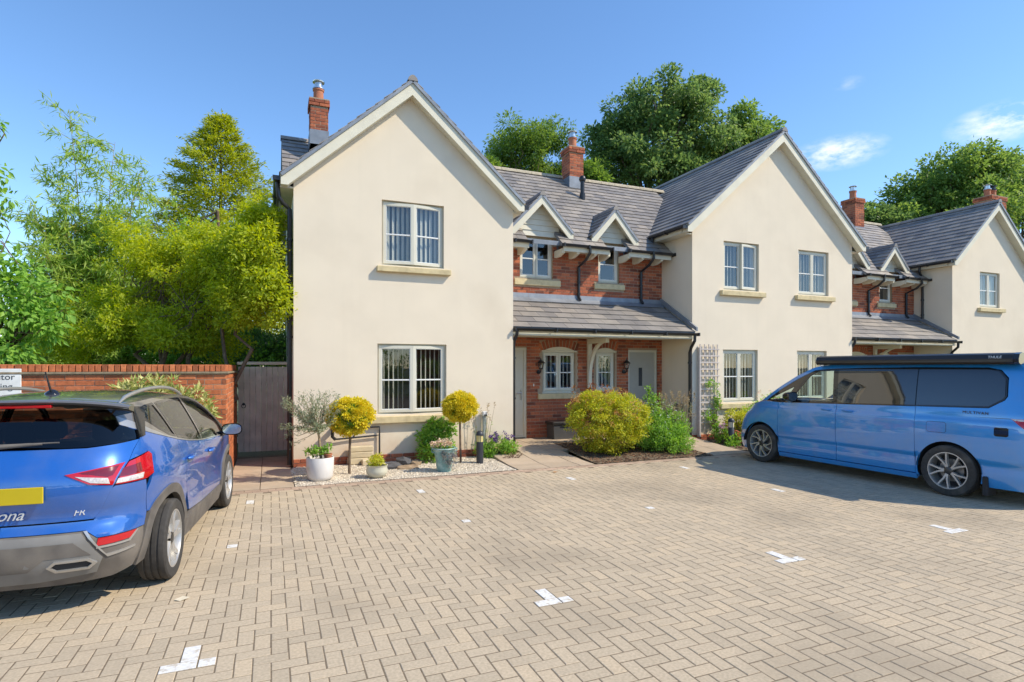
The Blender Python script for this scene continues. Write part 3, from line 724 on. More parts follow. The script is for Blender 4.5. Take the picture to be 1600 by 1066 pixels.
def lantern(house, x, z, y):
    l = MB().lathe([(0, -.002), (.045, -.002), (.045, .012), (.0, .016)], (0, 0, 0), 14, Matrix.Rotation(PI / 2, 4, 'X') @ Matrix.Scale(1, 4)).v
    m = MB().tube([(x, y, z - .14), (x, y - .02, z - .14)], [.05, .045], 14).tube([(x, y - .02, z - .14), (x, y - .07, z - .17), (x, y - .12, z - .13), (x, y - .13, z - .07)], .013, 8)
    m.lathe([(.0, .0), (.04, .0), (.055, .02), (.05, .03)], (x, y - .13, z - .08), 8)
    m.lathe([(.095, .14), (.1, .15), (.05, .20), (.03, .21), (.03, .225), (.012, .23), (.012, .26), (0, .27)], (x, y - .13, z - .08), 8)
    for i in range(6):
        t = 2 * PI * i / 6; m.tube([(x + .045 * math.cos(t), y - .13 + .045 * math.sin(t), z - .06), (x + .075 * math.cos(t), y - .13 + .075 * math.sin(t), z + .07)], .006, 6)
    o = m.build('wall_lantern', M_black, house, smooth=40)
    MB().lathe([(.038, .0), (.068, .13)], (x, y - .13, z - .065), 6).build('lantern_glass', MATS.get('lantern_pane') or glass_mat('lantern_pane', (.9, .92, .92), .05, 1.45, .05), o)
    MB().lathe([(0, 0), (.012, 0), (.016, .03), (.012, .07), (0, .08)], (x, y - .13, z - .05), 10).build('bulb', M_white, o, smooth=40)
    return o
M_clad = mat('cream_weatherboard', (.66, .62, .51), .6, var=.05, scale=6)
def dormer(house, roof, xc, za, hw, y0, slope, zbot, bw):
    """small gablet above a wall window"""
    ze = za - slope * hw; yb = lambda z: EY_ + (z - EZ) / MS
    EY_ = EY + house['dy']; r = MB()
    r.prism([V(xc - hw, 0, ze - .008), V(xc, 0, za - .008), V(xc + hw, 0, ze - .008), V(xc + hw, 0, ze - .04), V(xc, 0, za - .045), V(xc - hw, 0, ze - .04)], (0, y0 - .01, 0), (0, y0 + .07, 0))
    d = r.build('dormer', M_slateedge, house)
    L = math.hypot(hw, za - ze)
    for s in (-1, 1): slate_plane(d, (xc + s * hw, y0 - .02, ze), (0, 1, 0), (-s, 0, slope), [(0, 0), (yb(ze) - y0 + .06, 0), (yb(za) - y0 + .1, L), (0, L)], .26, .16)
    ridge_tiles(d, (xc, y0 - .03, za + .035), (xc, yb(za) + .08, za + .035), M_slate, .4, .075)
    for s in (-1, 1):
        MB().prism([V(xc + s * (hw - .006), 0, ze - .045), V(xc, 0, za - .046), V(xc, 0, za - .235), V(xc + s * (hw - .1), 0, ze - .16), V(xc + s * (hw - .006), 0, ze - .16)], (0, y0, 0), (0, y0 + .035, 0)).build('bargeboard', M_barge, d)
        MB().prism([V(xc + s * (hw - .02), 0, ze - .07), V(xc, 0, za - .06), V(xc, 0, za - .1), V(xc + s * (hw - .02), 0, ze - .11)], (0, y0 + .037, 0), (0, y0 + .42, 0)).build('soffit_board', M_barge, d)
        MB().box(xc + s * bw - .02, xc + s * bw + .02, y0 + .27, yb(ze) + .25, zbot - .35, ze + .02).build('cheek', M_lead, d)
    k = 0; z = zbot
    while z < za - .25:
        zt = min(z + .125, za - .16); h0 = min((za - .12 - z) / slope, bw + .02); h1 = min((za - .12 - zt) / slope, bw + .02)
        MB().add([V(xc - h0, y0 + .222, z), V(xc + h0, y0 + .222, z), V(xc + h1, y0 + .24, zt), V(xc - h1, y0 + .24, zt), V(xc - h0, y0 + .27, z), V(xc + h0, y0 + .27, z), V(xc + h1, y0 + .27, zt), V(xc - h1, y0 + .27, zt)],
                 [(0, 1, 2, 3), (7, 6, 5, 4), (0, 4, 5, 1), (2, 6, 7, 3), (1, 5, 6, 2), (3, 7, 4, 0)]).build('cladding_board', M_clad, d); z = zt + .002; k += 1
    return d
def link_house(dx, dy, x0, x1, label, n_brick, n_slate, lower=True, chim=None):
    YB = 12.05 + dy; H = thing('link_house', label, 'house', ((x0 + x1) / 2, YB, 0), 'brick fronted links between the gables'); H['dy'] = dy
    X = lambda v: v + dx
    w1, w2 = (X(5.23), X(6.08), 3.80, 4.76), (X(7.30), X(7.90), 3.80, 4.76)
    w3, w4 = (X(5.81), X(6.67), 1.17, 2.12), (X(7.23), X(7.77), 1.17, 2.12)
    d1, d2 = (X(4.53), X(5.41), .12, 2.2), (X(8.16), X(9.03), .12, 2.18)
    holes = [w1, w2, w3, w4, d1, d2]
    wl_ = MB(); wall_slab(wl_, [(x0, -.1), (x1, -.1), (x1, 4.78), (x0, 4.78)], [rect(*h) for h in holes], YB, YB + .3); MB().box(x0, x1, 17.2, 17.4, 0, 4.6).build('rear_wall', M_mortar, H)
    wall = wl_.build('wall', M_mortar, H)
    arch = []
    hb = [(a - .0, b + .0, c - (.0), d) for (a, b, c, d) in (w1, w2, d1, d2)] + [(w3[0] - .06, w3[1] + .06, w3[2], 2.40), (w4[0] - .06, w4[1] + .06, w4[2], 2.40)]
    hb += [(w1[0] - .14, w1[1] + .18, 3.61, 3.80), (w2[0] - .12, w2[1] + .14, 3.61, 3.80), (w3[0] - .13, w3[1] + .13, 1.0, 1.2), (w4[0] - .13, w4[1] + .13, 1.0, 1.2)]
    cells = brick_cells(x0, x1, .13, 2.44, hb) + brick_cells(x0, x1, 3.30, 4.60, hb)
    cells.sort(key=lambda c: (c[2] < 1.1 and 6.2 < c[0] - dx, abs(c[0] - X(6.2))))
    lay_bricks(cells, Matrix.Translation((0, YB, 0)), M_brick, wall, n_brick)
    for w in (w3, w4):                        # segmental brick arches
        xm, hw = (w[0] + w[1]) / 2, (w[1] - w[0]) / 2 + .06; n = int(hw * 2 / .078); Rr = 1.1 if hw > .4 else .75
        for i in range(n):
            t = (i + .5) / n * 2 - 1; ang = t * hw / Rr; zc = 2.2 + Rr * (math.cos(ang) - 1) + .02
            MB().bbox(-.034, .034, YB - .009, YB + .03, 0, .2, .004, Matrix.Translation((xm + Rr * math.sin(ang), 0, zc)) @ Matrix.Rotation(ang, 4, 'Y')).build('arch_brick', M_brick, wall)
    window(H, *w1, YB, cols=2, opened=(), sill=(.14, .18, .14, .05), blind=0, ymax=.8)
    window(H, *w2, YB, cols=1, sill=(.12, .14, .13, .05), blind=0, ymax=.8)
    if lower:
        window(H, *w3, YB, rec=.05, cols=2, sill=(.13, .13, .13, .05), blind=.11, tilt=40, arch=.11)
        window(H, *w4, YB, rec=.05, cols=1, sill=(.13, .13, .13, .05), blind=.1, tilt=25, arch=.10)
        door(H, *d1, YB); door(H, *d2, YB, True, True)
        lantern(H, X(5.70), 1.78, YB - .01); lantern(H, X(8.02), 1.78, YB - .01)
        MB().bbox(X(5.56), X(5.585), YB - .03, YB - .008, 1.31, 1.37, .004).build('bell_push', M_white, H)
    # gallows bracket of the porch
    xb = X(7.03); br = MB().bbox(xb - .05, xb + .05, YB - .09, YB - .01, 1.25, 2.43, .006).bbox(xb - .05, xb + .05, YB - .85, YB - .09, 2.31, 2.425, .006)
    n = 10; inn = []; out = []
    for i in range(n + 1):
        t = i / n * PI / 2; inn.append(V(0, YB - .09 - .62 * (1 - math.cos(t)), 1.62 + .70 * math.sin(t)))
        out.append(V(0, YB - .09 - .53 * (1 - math.cos(t)), 1.72 + .60 * math.sin(t)))
    inn = [V(0, YB - .10 - .66 * (1 - math.cos(i / n * PI / 2)) , 1.55 + .77 * math.sin(i / n * PI / 2)) for i in range(n + 1)]
    out = [V(0, YB - .10 - .54 * (1 - math.cos(i / n * PI / 2)), 1.72 + .60 * math.sin(i / n * PI / 2)) for i in range(n + 1)]
    for i in range(n): br.prism([inn[i], inn[i + 1], out[i + 1], out[i]], (xb - .04, 0, 0), (xb + .04, 0, 0))
    br.build('porch_bracket', M_barge, H)
    # lean-to porch roof
    ey, ez, ty, tz = 10.72 + dy, 2.56, YB - .01, 3.32
    porch = MB().box(x0, x1 - .04, ey + .06, ey + .085, 2.405, 2.52).box(x0, x1 - .04, ey + .085, YB - .02, 2.435, 2.455).build('porch_roof', M_barge, H)
    L = math.hypot(ty - ey, tz - ez)
    slate_plane(porch, (x0, ey, ez), (1, 0, 0), (0, ty - ey, tz - ez), [(0, 0), (x1 - x0 - .06, 0), (x1 - x0 - .06, L), (0, L)], .42, .262, n_slate)
    nl = 5
    for i in range(nl):
        a, b = x0 + (x1 - x0) * i / nl + .003, x0 + (x1 - x0) * (i + 1) / nl
        MB().add([V(a, ty - .02, tz + .13), V(b, ty - .02, tz + .13), V(b, ty - .03, tz + .03), V(a, ty - .03, tz + .03), V(b, ty - .2, tz - .075), V(a, ty - .2, tz - .075),
                  V(a, ty - .02, tz + .10), V(b, ty - .02, tz + .10), V(b, ty, tz - .05), V(a, ty, tz - .05)], [(0, 1, 2, 3), (3, 2, 4, 5), (0, 6, 7, 1), (5, 4, 8, 9)]).build('flashing', M_lead, porch)
    MB().prism([V(0, ey - .03, ez + .03), V(0, ty, tz + .05), V(0, ty, tz + .17), V(0, ey - .03, ez + .12)], (x1 - .06, 0, 0), (x1 - .012, 0, 0)).build('side_flashing', M_lead, porch)
    gutter(H, (x0 + .03, ey - .055, 2.545), (x1 - .03, ey - .055, 2.535))
    # main roof, eaves interrupted by the dormers
    ey2 = EY + dy; roof = MB().box(x0, x1, ey2 + .12, ey2 + .14, EZ - .02, EZ + .08).build('roof', M_lead, H)
    ext = x1 + 1.6; U0 = x0
    D1 = (X(5.67), 5.69, .80, 1.04, .52); D2 = (X(7.61), 5.56, .66, 1.1, .42)
    zones = [(x0 - .1, X(5.24), 0), (X(5.24), X(6.08), .75), (X(6.08), X(7.27), 0), (X(7.27), X(7.92), .6), (X(7.92), x1 - .02, 0)]
    for (a, b, v0) in zones: slate_plane(roof, (0, ey2, EZ), (1, 0, 0), (0, 1, MS), [(a, v0), (b, v0), (b, 1.2), (a, 1.2)], .3, .2, 60 if n_slate else 0)
    slate_plane(roof, (0, ey2, EZ), (1, 0, 0), (0, 1, MS), [(x0 - .2, 1.2), (ext, 1.2), (ext, rl), (x0 - .2, rl)], .3, .2, 240 if n_slate else 0)
    slate_plane(roof, (0, 17.4 + dy, EZ), (1, 0, 0), (0, -1, MS), [(x0, 0), (ext, 0), (ext, rl), (x0, rl)])
    ridge_tiles(roof, (x0 - .1, RY + dy, RZ + .05), (ext + .3, RY + dy, RZ + .05), M_slateedge)
    for (xc, za, hw, sl, bw) in (D1, D2): dormer(H, roof, xc, za, hw, YB - .29, sl, 4.765, bw)
    for (a, b, feet) in ((x0, X(5.30), (4.62, 5.2)), (X(6.10), X(7.38), (6.14, 6.52, 6.98, 7.34)), (X(7.86), x1 - .02, (7.9, 8.3, 8.85))):
        MB().box(a + .02, b - .04, ey2 - .005, ey2 + .02, EZ - .16, EZ - .035).box(a + .02, b - .04, ey2 + .02, YB - .01, EZ - .1, EZ - .085).build('fascia', M_barge, H)
        gutter(H, (a, ey2 - .06, EZ - .005), (b, ey2 - .06, EZ - .01))
        for f in feet:
            MB().prism([V(0, ey2 + .03, EZ - .10), V(0, YB - .012, EZ - .10), V(0, YB - .012, EZ - .25), V(0, YB - .2, EZ - .25), V(0, ey2 + .03, EZ - .19)], (X(f) - .035, 0, 0), (X(f) + .035, 0, 0)).build('rafter_foot', M_barge, H)
    for px in (6.78, 8.55): pipe(H, [(X(px), ey2 - .06, EZ - .05), (X(px), ey2 - .06, EZ - .16), (X(px) - .02, ey2 + .1, EZ - .3), (X(px) - .04, YB - .05, EZ - .42), (X(px) - .04, YB - .05, 3.42), (X(px) - .04, YB - .12, 3.33)], .034)
    pipe(H, [(x1 - .12, ey - .055, 2.50), (x1 - .12, ey - .05, 2.36), (x1 - .06, ey + .14, 2.22), (x1 - .055, ey + .2, 2.1), (x1 - .055, ey + .2, .06)], .036)
    pipe(H, [(x0 + .08, ey - .055, 2.50), (x0 + .07, ey - .04, 2.40), (x0 + .045, ey + .02, 2.3), (x0 + .04, ey + .05, 2.2), (x0 + .04, ey + .05, .04)], .034)
    if chim: chimney(H, *chim)
    vt = MB().tube([(X(7.72), 13.55 + dy, 6.18), (X(7.72), 13.55 + dy, 6.75)], .055, 12).lathe([(0, 0), (.08, 0), (.095, .05), (.08, .11), (.05, .14), (0, .14)], (X(7.72), 13.55 + dy, 6.75), 12).tube([(X(7.72), 13.55 + dy, 6.2), (X(7.72), 13.55 + dy, 6.42)], .075, 12)
    vt.build('flue_terminal', M_black, H, smooth=40)
    return H
link1 = link_house(0, 0, 4.5, 9.17, 'recessed red brick house with two doors and two small dormers', 300, 200, True, (7.80, 14.25, 6.7, 7.68, .42, .46))
# ------------------------------------------------------------------ wider cream gable house
YB_ = 10.9
B = thing('gable_house', 'wider cream gable house with four front windows and a trellis', 'house', (11.9, YB_, 0), 'cream gable fronted houses of the terrace')
wb = [(10.12, 11.25, 3.64, 4.82), (12.60, 13.70, 3.64, 4.80), (10.10, 11.21, .90, 2.18), (12.55, 13.63, .90, 2.18)]
gable_wall(B, 9.17, 14.6, 11.88, 7.70, .875, YB_, 17.6, [rect(*w) for w in wb], M_render)
gable_roof(B, 11.88, 7.70, .875, 8.87, 14.89, YB_ - .2, 17.8, n_left=300, y_wall=YB_)
window(B, *wb[0], YB_, opened=(1,), sill=(.13, .15, .12, .10), tilt=40)
window(B, *wb[1], YB_, sill=(.14, .15, .12, .10), tilt=55)
window(B, *wb[2], YB_, sill=(.14, .15, .12, .10), tilt=30, blind=.1, slatw=.09)
window(B, *wb[3], YB_, sill=(.14, .15, .12, .10), tilt=70)
gutter(B, (8.81, YB_ - .18, 5.02), (8.81, 12.1, 5.02))
MB().box(8.87, 9.17, YB_ + .01, 12.4, 4.89, 4.91).box(8.87, 8.89, YB_ + .01, 12.4, 4.905, 5.04).build('fascia', M_barge, B)
pipe(B, [(8.81, 11.95, 4.98), (8.81, 11.95, 4.86), (8.83, 11.9, 4.72), (8.83, 11.75, 4.66)], .036, brackets=False)
gutter(B, (14.95, YB_ - .18, 5.02), (14.95, 12.4, 5.02))
MB().box(14.6, 14.89, YB_ + .01, 12.4, 4.89, 4.91).box(14.87, 14.89, YB_ + .01, 12.4, 4.905, 5.04).build('fascia', M_barge, B)
lay_bricks(brick_cells(9.17, 14.6, .01, .16), Matrix.Translation((0, YB_, 0)), M_brick, B, 0, .02)
mbx = MB().bbox(9.12, 9.172, 11.2, 11.62, .30, .86, .01).build('meter_box', mat('brown_grey_box', (.20, .185, .155), .6), B)
MB().bbox(9.105, 9.121, 11.23, 11.59, .33, .83, .008).build('meter_door', MATS['brown_grey_box'], mbx)
# ------------------------------------------------------------------ farther link, farther gable and the house beyond
link2 = link_house(10.35, .2, 14.6, 19.3, 'farther brick link house seen above the roof of the van', 0, 0, True, (19.6, 14.6, 6.5, 7.68, .46, .52))
YC = 11.1
Ch = thing('gable_house', 'farthest cream gable house at the right edge of the picture', 'house', (21.3, YC, 0), 'cream gable fronted houses of the terrace')
wc = [(20.69, 21.74, 3.66, 4.78), (20.6, 21.8, .9, 2.18)]
gable_wall(Ch, 19.3, 23.4, 21.33, 7.02, .89, YC, 17.5, [rect(*w) for w in wc], M_render)
gable_roof(Ch, 21.33, 7.02, .89, 19.08, 23.58, YC - .2, 17.5, n_left=0, y_wall=YC)
window(Ch, *wc[0], YC, sill=(.14, .16, .12, .1), tilt=60); window(Ch, *wc[1], YC, sill=(.14, .16, .12, .1), tilt=60)
gutter(Ch, (19.02, YC - .15, 4.98), (19.02, 12.4, 4.98))
MB().box(19.08, 19.3, YC + .01, 12.5, 4.86, 4.89).box(19.08, 19.1, YC + .01, 12.5, 4.885, 5.0).build('fascia', M_barge, Ch)
pipe(Ch, [(19.02, 11.9, 4.95), (19.02, 11.9, 4.8), (19.2, 11.95, 4.62), (19.25, 11.95, 4.5), (19.25, 11.95, 3.3)], .036)
D = thing('end_house', 'slate roofed house at the far right behind the last gable', 'house', (30, 14, 0))
MB().box(24.2, 34, 12.6, 18, -.1, 5).build('wall', M_mortar, D)
lay_bricks(brick_cells(24.2, 28, 3.5, 5.0), Matrix.Translation((0, 12.6, 0)), M_brick, D)
dr = MB().prism([V(0, 12.4, 4.9), V(0, 15.3, 7.3), V(0, 18.2, 4.9)], (24.3, 0, 0), (34, 0, 0)).build('roof', M_lead, D)
slate_plane(dr, (24.2, 12.3, 4.9), (1, 0, 0), (0, 1, .84), [(0, 0), (9.8, 0), (9.8, 3.9), (0, 3.9)])
chimney(D, 26.0, 13.6, 5.7, 8.2, .95, .6, 2)
gutter(D, (24.2, 12.24, 4.9), (34, 12.24, 4.9))
# ------------------------------------------------------------------ garden wall, sign and gate
GW = thing('garden_wall', 'red brick garden wall with upright brick coping behind the blue hatchback', 'wall', (-3.5, 9.6, 0))
core = MB().box(-9, -.62, 9.6, 9.82, -.1, 1.68).box(-.84, -.62, 9.82, 12.5, -.1, 1.68).build('wall', M_mortar, GW)
cells = [c for c in brick_cells(-9, -.62, 0, 1.64)]
lay_bricks(cells, Matrix.Translation((0, 9.6, 0)), M_gbrick, core, 300, key=lambda c: -c[0] - 2.0 * min(c[2], 1.2))
lay_bricks(brick_cells(0, 2.9, 0, 1.64), Matrix.Translation((-.62, 9.6, 0)) @ Matrix.Rotation(PI / 2, 4, 'Z'), M_gbrick, core)
# tile creasing course and brick-on-edge coping
tl = MB().bbox(-9, -.59, 9.56, 9.86, 1.655, 1.685, .004).bbox(-.88, -.59, 9.86, 12.5, 1.655, 1.685, .004).build('creasing_tiles', mat('weathered_tile', (.24, .19, .12), .9, var=.3, scale=12), GW)
cme = None
def coping(x, y, rz):
    global cme
    if cme is None: o = MB().bbox(-.0325, .0325, -.108, .108, 0, .102, .005).build('coping_brick', M_gbrick, GW); cme = o.data
    else: o = bpy.data.objects.new('coping_brick', cme); col.objects.link(o); attach(o, GW)
    o.location = (x, y, 1.686); o.rotation_euler = (BR.uniform(-.01, .01), BR.uniform(-.02, .02), rz + BR.uniform(-.02, .02))
x = -.655
while x > -7.5: coping(x, 9.71, 0); x -= .0745
y = 9.90
while y < 12.4: coping(-.73, y, PI / 2); y += .0745
sg = thing('wall_sign', 'white visitor parking sign fixed to the brick wall at the left edge', 'sign', (-3.3, 9.58, 1.45))
MB().bbox(-3.62, -3.06, 9.565, 9.583, 1.28, 1.73, .005).build('sign_plate', mat('sign_white', (.72, .72, .68), .4), sg)
def text(s, loc, size, m, parent, rot=(PI / 2, 0, 0), ext=.001, name='lettering', align='LEFT', shear=0, spacing=1.0):
    cu = bpy.data.curves.new(name, 'FONT'); cu.body = s; cu.size = size; cu.extrude = ext; cu.align_x = align; cu.shear = shear; cu.space_character = spacing; cu.resolution_u = 3
    o = bpy.data.objects.new(name, cu); col.objects.link(o); dg = bpy.context.evaluated_depsgraph_get()
    me = bpy.data.meshes.new_from_object(o.evaluated_get(dg)); bpy.data.objects.remove(o); bpy.data.curves.remove(cu)
    me.materials.clear(); me.materials.append(m)
    M = Matrix.Translation(loc) @ Euler(rot).to_matrix().to_4x4(); me.transform(M)
    return link(name, me, parent)
M_ink = mat('dark_ink', (.03, .035, .04), .5)
text('Visitor', (-3.125, 9.5635, 1.585), .115, M_ink, sg, align='RIGHT'); text('parking', (-3.15, 9.5635, 1.46), .115, M_ink, sg, align='RIGHT')
gt = thing('garden_gate', 'grey boarded timber gate with ring latch between wall and cream house', 'gate', (-.12, 12.55, 0))
for k in range(9):
    x0 = -.6 + k * .104; MB().bbox(x0 + .002, x0 + .102, 12.55 + BR.uniform(0, .003), 12.58, .07, 1.76, .006).build('board', M_wood, gt)
MB().box(-.62, .34, 12.581, 12.63, .25, .37).box(-.62, .34, 12.581, 12.63, 1.45, 1.57).build('rail', M_wood, gt)
MB().bbox(-.62, .36, 12.53, 12.62, 1.80, 1.86, .008).build('head_beam', M_wood, gt)
rm = MB().lathe([(.02, -.002), (.028, .004), (.0, .012)], (-.50, 12.545, 1.02), 12, Matrix.Rotation(PI / 2, 4, 'X'))
pts = [V(-.50 + .038 * math.sin(2 * PI * i / 16), 12.53, .985 - .038 * math.cos(2 * PI * i / 16)) for i in range(17)]
rm.tube(pts, .007, 6, False).build('ring_latch', M_black, gt, smooth=40)
# ------------------------------------------------------------------ foliage kit
G = np.random.default_rng(21)
def unit(v): return v / np.maximum(np.linalg.norm(v, axis=1, keepdims=True), 1e-9)
def rdir(n): return unit(G.normal(size=(n, 3)))
def leaves(name, c, d, l, w, m, parent=None, fold=.18, label=None):
    """one pointed, slightly folded leaf blade per centre"""
    n = len(c); d = unit(d); s = unit(np.cross(d, rdir(n) * .75 + np.array((.25, -.25, .9)))); nn = np.cross(s, d)
    l = (l * G.uniform(.65, 1.25, n))[:, None]; w = (w * G.uniform(.7, 1.2, n))[:, None]
    a = c; b = c + d * l * .45 + s * w * .5 + nn * w * fold; e = c + d * l; f = c + d * l * .45 - s * w * .5 + nn * w * fold
    v = np.stack([a, b, e, f], 1).reshape(-1, 3)
    i = np.arange(n)[:, None] * 4
    faces = np.concatenate([i + np.array([[0, 1, 2]]), i + np.array([[0, 2, 3]])], 1).reshape(-1, 3)
    return np_mesh(name, v, faces, 3, m, parent)
def clumps_to_leaves(cl, n_each, out=.8, droop=.15, jit=.5, shell=.55):
    """cl: (k,4) centre+radius -> leaf centres and directions"""
    C, D_ = [], []
    for (x, y, z, r), n in zip(cl, n_each if hasattr(n_each, '__len__') else [n_each] * len(cl)):
        u = rdir(int(n)); rad = r * (shell + (1 - shell) * G.uniform(0, 1, int(n)) ** .5)[:, None] * G.uniform(.55, 1.1, (int(n), 1))
        C.append(np.array((x, y, z)) + u * rad * np.array((1, 1, .8))); D_.append(u * out + rdir(int(n)) * jit - np.array((0, 0, droop)))
    return np.concatenate(C), np.concatenate(D_)
def limb(mb, a, b, r0, r1, wob=.06, n=5):
    a, b = Vector(a), Vector(b); L = (b - a).length; pts = []; rs = []
    for i in range(n + 1):
        t = i / n; p = a.lerp(b, t) + (Vector(G.normal(size=3)) * wob * L * (math.sin(t * PI) if 0 < i < n else 0)); pts.append(p); rs.append(r0 + (r1 - r0) * t)
    mb.tube(pts, rs, 7); return pts
def lobes_to_clumps(lobes, k, rmin, rmax, inner=.55, zcut=None):
    """clumps spread through the volume of several ellipsoid lobes (cx,cy,cz,rx,ry,rz)"""
    vol = np.array([l[3] * l[4] * l[5] for l in lobes]) ** .7; vol = vol / vol.sum(); out = []
    for l, f in zip(lobes, vol):
        n = max(3, int(k * f)); u = rdir(n); rr = (inner + (1.1 - inner) * G.uniform(0, 1, n))[:, None]
        p = np.array(l[:3]) + u * rr * np.array(l[3:6]); out.append(np.concatenate([p, G.uniform(rmin, rmax, (n, 1))], 1))
    o = np.concatenate(out)
    return o if zcut is None else o[o[:, 2] > zcut]
def tree(name, label, base, lobes, k, rr, n_each, ls, m, trunk_r=.3, group=None, trunk_m=None, fork=.45, limbs=14, droop=.15, shell=.5, inner=.5, cat='tree', jit=.5, stems=None, twigs=0, out=.8):
    base = Vector(base); t = thing(name, label, cat, base, group)
    cl = lobes_to_clumps(lobes, k, *rr, inner=inner)
    c = np.average(np.array([l[:3] for l in lobes]), axis=0, weights=[l[3] * l[4] * l[5] for l in lobes])
    mb = MB(); fk = base.lerp(Vector(c), fork)
    if stems:
        ends = []
        for s in stems: ends.append(limb(mb, base + V(s[0] * .12, s[1] * .12, 0), V(*s[2:5]), trunk_r, trunk_r * .45, .05, 7)[-1])
    else: ends = [limb(mb, base, fk, trunk_r, trunk_r * .7, .03, 6)[-1]]
    for q in cl[G.choice(len(cl), min(limbs, len(cl)), replace=False)]:
        a = min(ends, key=lambda e: (e - Vector(q[:3])).length); mid = a.lerp(Vector(q[:3]), .5) + V(0, 0, .06 * (Vector(q[:3]) - a).length)
        limb(mb, a, mid, trunk_r * .42, trunk_r * .2, .06, 4); limb(mb, mid, q[:3], trunk_r * .2, trunk_r * .05, .08, 4)
        for w_ in range(twigs):
            q2 = cl[G.integers(len(cl))]
            if (Vector(q2[:3]) - mid).length < 2.2: limb(mb, mid, q2[:3], trunk_r * .12, trunk_r * .03, .1, 3)
    mb.build('trunk', trunk_m or M_trunk, t, smooth=60, fix=False)
    C, D_ = clumps_to_leaves(cl, np.maximum(4, (n_each * (cl[:, 3] / np.mean(rr)) ** 2)).astype(int), droop=droop, shell=shell, jit=jit, out=out)
    leaves('crown', C, D_, ls[0], ls[1], m, t)
    return t

L_dark = leaf_mat('dark_leaf', [(0, (0.083, 0.151, 0.049)), (0.45, (0.141, 0.241, 0.075)), (0.8, (0.241, 0.333, 0.1)), (1, (0.434, 0.467, 0.151))], transl=0.45)
L_mid = leaf_mat('mid_leaf', [(0, (0.09, 0.172, 0.045)), (0.5, (0.179, 0.292, 0.067)), (0.85, (0.299, 0.404, 0.098)), (1, (0.463, 0.508, 0.149))], transl=0.45)
L_robinia = leaf_mat('robinia_leaf', [(0, (0.09, 0.17, 0.035)), (0.5, (0.16, 0.27, 0.05)), (1, (0.28, 0.38, 0.08))], transl=0.45)
L_lime = leaf_mat('lime_leaf', [(0, (0.18, 0.25, 0.02)), (0.4, (0.37, 0.46, 0.035)), (0.8, (0.54, 0.58, 0.055)), (1, (0.62, 0.62, 0.11))], transl=0.55)
L_bamboo = leaf_mat('bamboo_leaf', [(0, (0.162, 0.269, 0.054)), (0.5, (0.323, 0.467, 0.09)), (1, (0.574, 0.646, 0.179))], transl=0.5)
L_conifer = leaf_mat('conifer_spray', [(0, (0.13, 0.19, 0.02)), (0.5, (0.32, 0.38, 0.035)), (1, (0.54, 0.54, 0.07))], transl=0.5)
L_gold = leaf_mat('golden_leaf', [(0, (0.22, 0.27, 0.025)), (0.3, (0.58, 0.53, 0.03)), (0.7, (0.82, 0.68, 0.035)), (1, (0.86, 0.76, 0.12))], transl=.25)
L_olive = leaf_mat('olive_leaf', [(0, (0.126, 0.161, 0.084)), (0.6, (0.266, 0.301, 0.168)), (1, (0.504, 0.532, 0.378))])
L_fresh = leaf_mat('fresh_leaf', [(0, (0.1, 0.225, 0.033)), (0.6, (0.247, 0.45, 0.068)), (1, (0.427, 0.629, 0.113))], transl=0.45)
L_spirea = leaf_mat('spirea_leaf', [(0, (0.18, 0.26, 0.025)), (0.3, (0.36, 0.43, 0.03)), (0.7, (0.6, 0.58, 0.045)), (1, (0.7, 0.58, 0.09))], transl=.3)
L_tip = leaf_mat('coppery_tip_leaf', [(0, (.40, .20, .05)), (.5, (.52, .30, .08)), (1, (.58, .42, .14))], transl=.3)
L_var = leaf_mat('variegated_leaf', [(0, (0.125, 0.2, 0.037)), (0.35, (0.275, 0.338, 0.075)), (0.6, (0.575, 0.55, 0.2)), (1, (0.775, 0.725, 0.375))], transl=.25)
L_red = leaf_mat('reddish_leaf', [(0, (.20, .07, .025)), (.6, (.34, .14, .04)), (1, (.38, .28, .06))])
L_flowerw = leaf_mat('white_petal', [(0, (.62, .60, .55)), (1, (.85, .83, .78))], transl=.2)
L_flowerp = leaf_mat('purple_petal', [(0, (.06, .025, .14)), (.6, (.13, .06, .24)), (1, (.25, .15, .36))], transl=.2)
L_flowerk = leaf_mat('peach_petal', [(0, (.60, .42, .28)), (.6, (.75, .58, .42)), (1, (.82, .70, .55))], transl=.2)
L_straw = leaf_mat('straw_seedhead', [(0, (.26, .20, .10)), (1, (.46, .37, .22))])
L_silver = leaf_mat('silver_leaf', [(0, (.20, .20, .19)), (1, (.46, .45, .43))])
def px(u, v, d):
    k = (u - 800) / 900
    return V(math.sin(A0) * d + math.cos(A0) * k * d, math.cos(A0) * d - math.sin(A0) * k * d, 1.75 + (574 - v) / 900 * d)
def lob(u, v, d, ru, rv, rd=None):
    """an ellipsoid lobe that stands at distance d and looks ru x rv pixels in radius from the photograph's viewpoint"""
    p = px(u, v, d); return (p.x, p.y, p.z, ru * d / 900, (rd or ru) * d / 900, rv * d / 900)
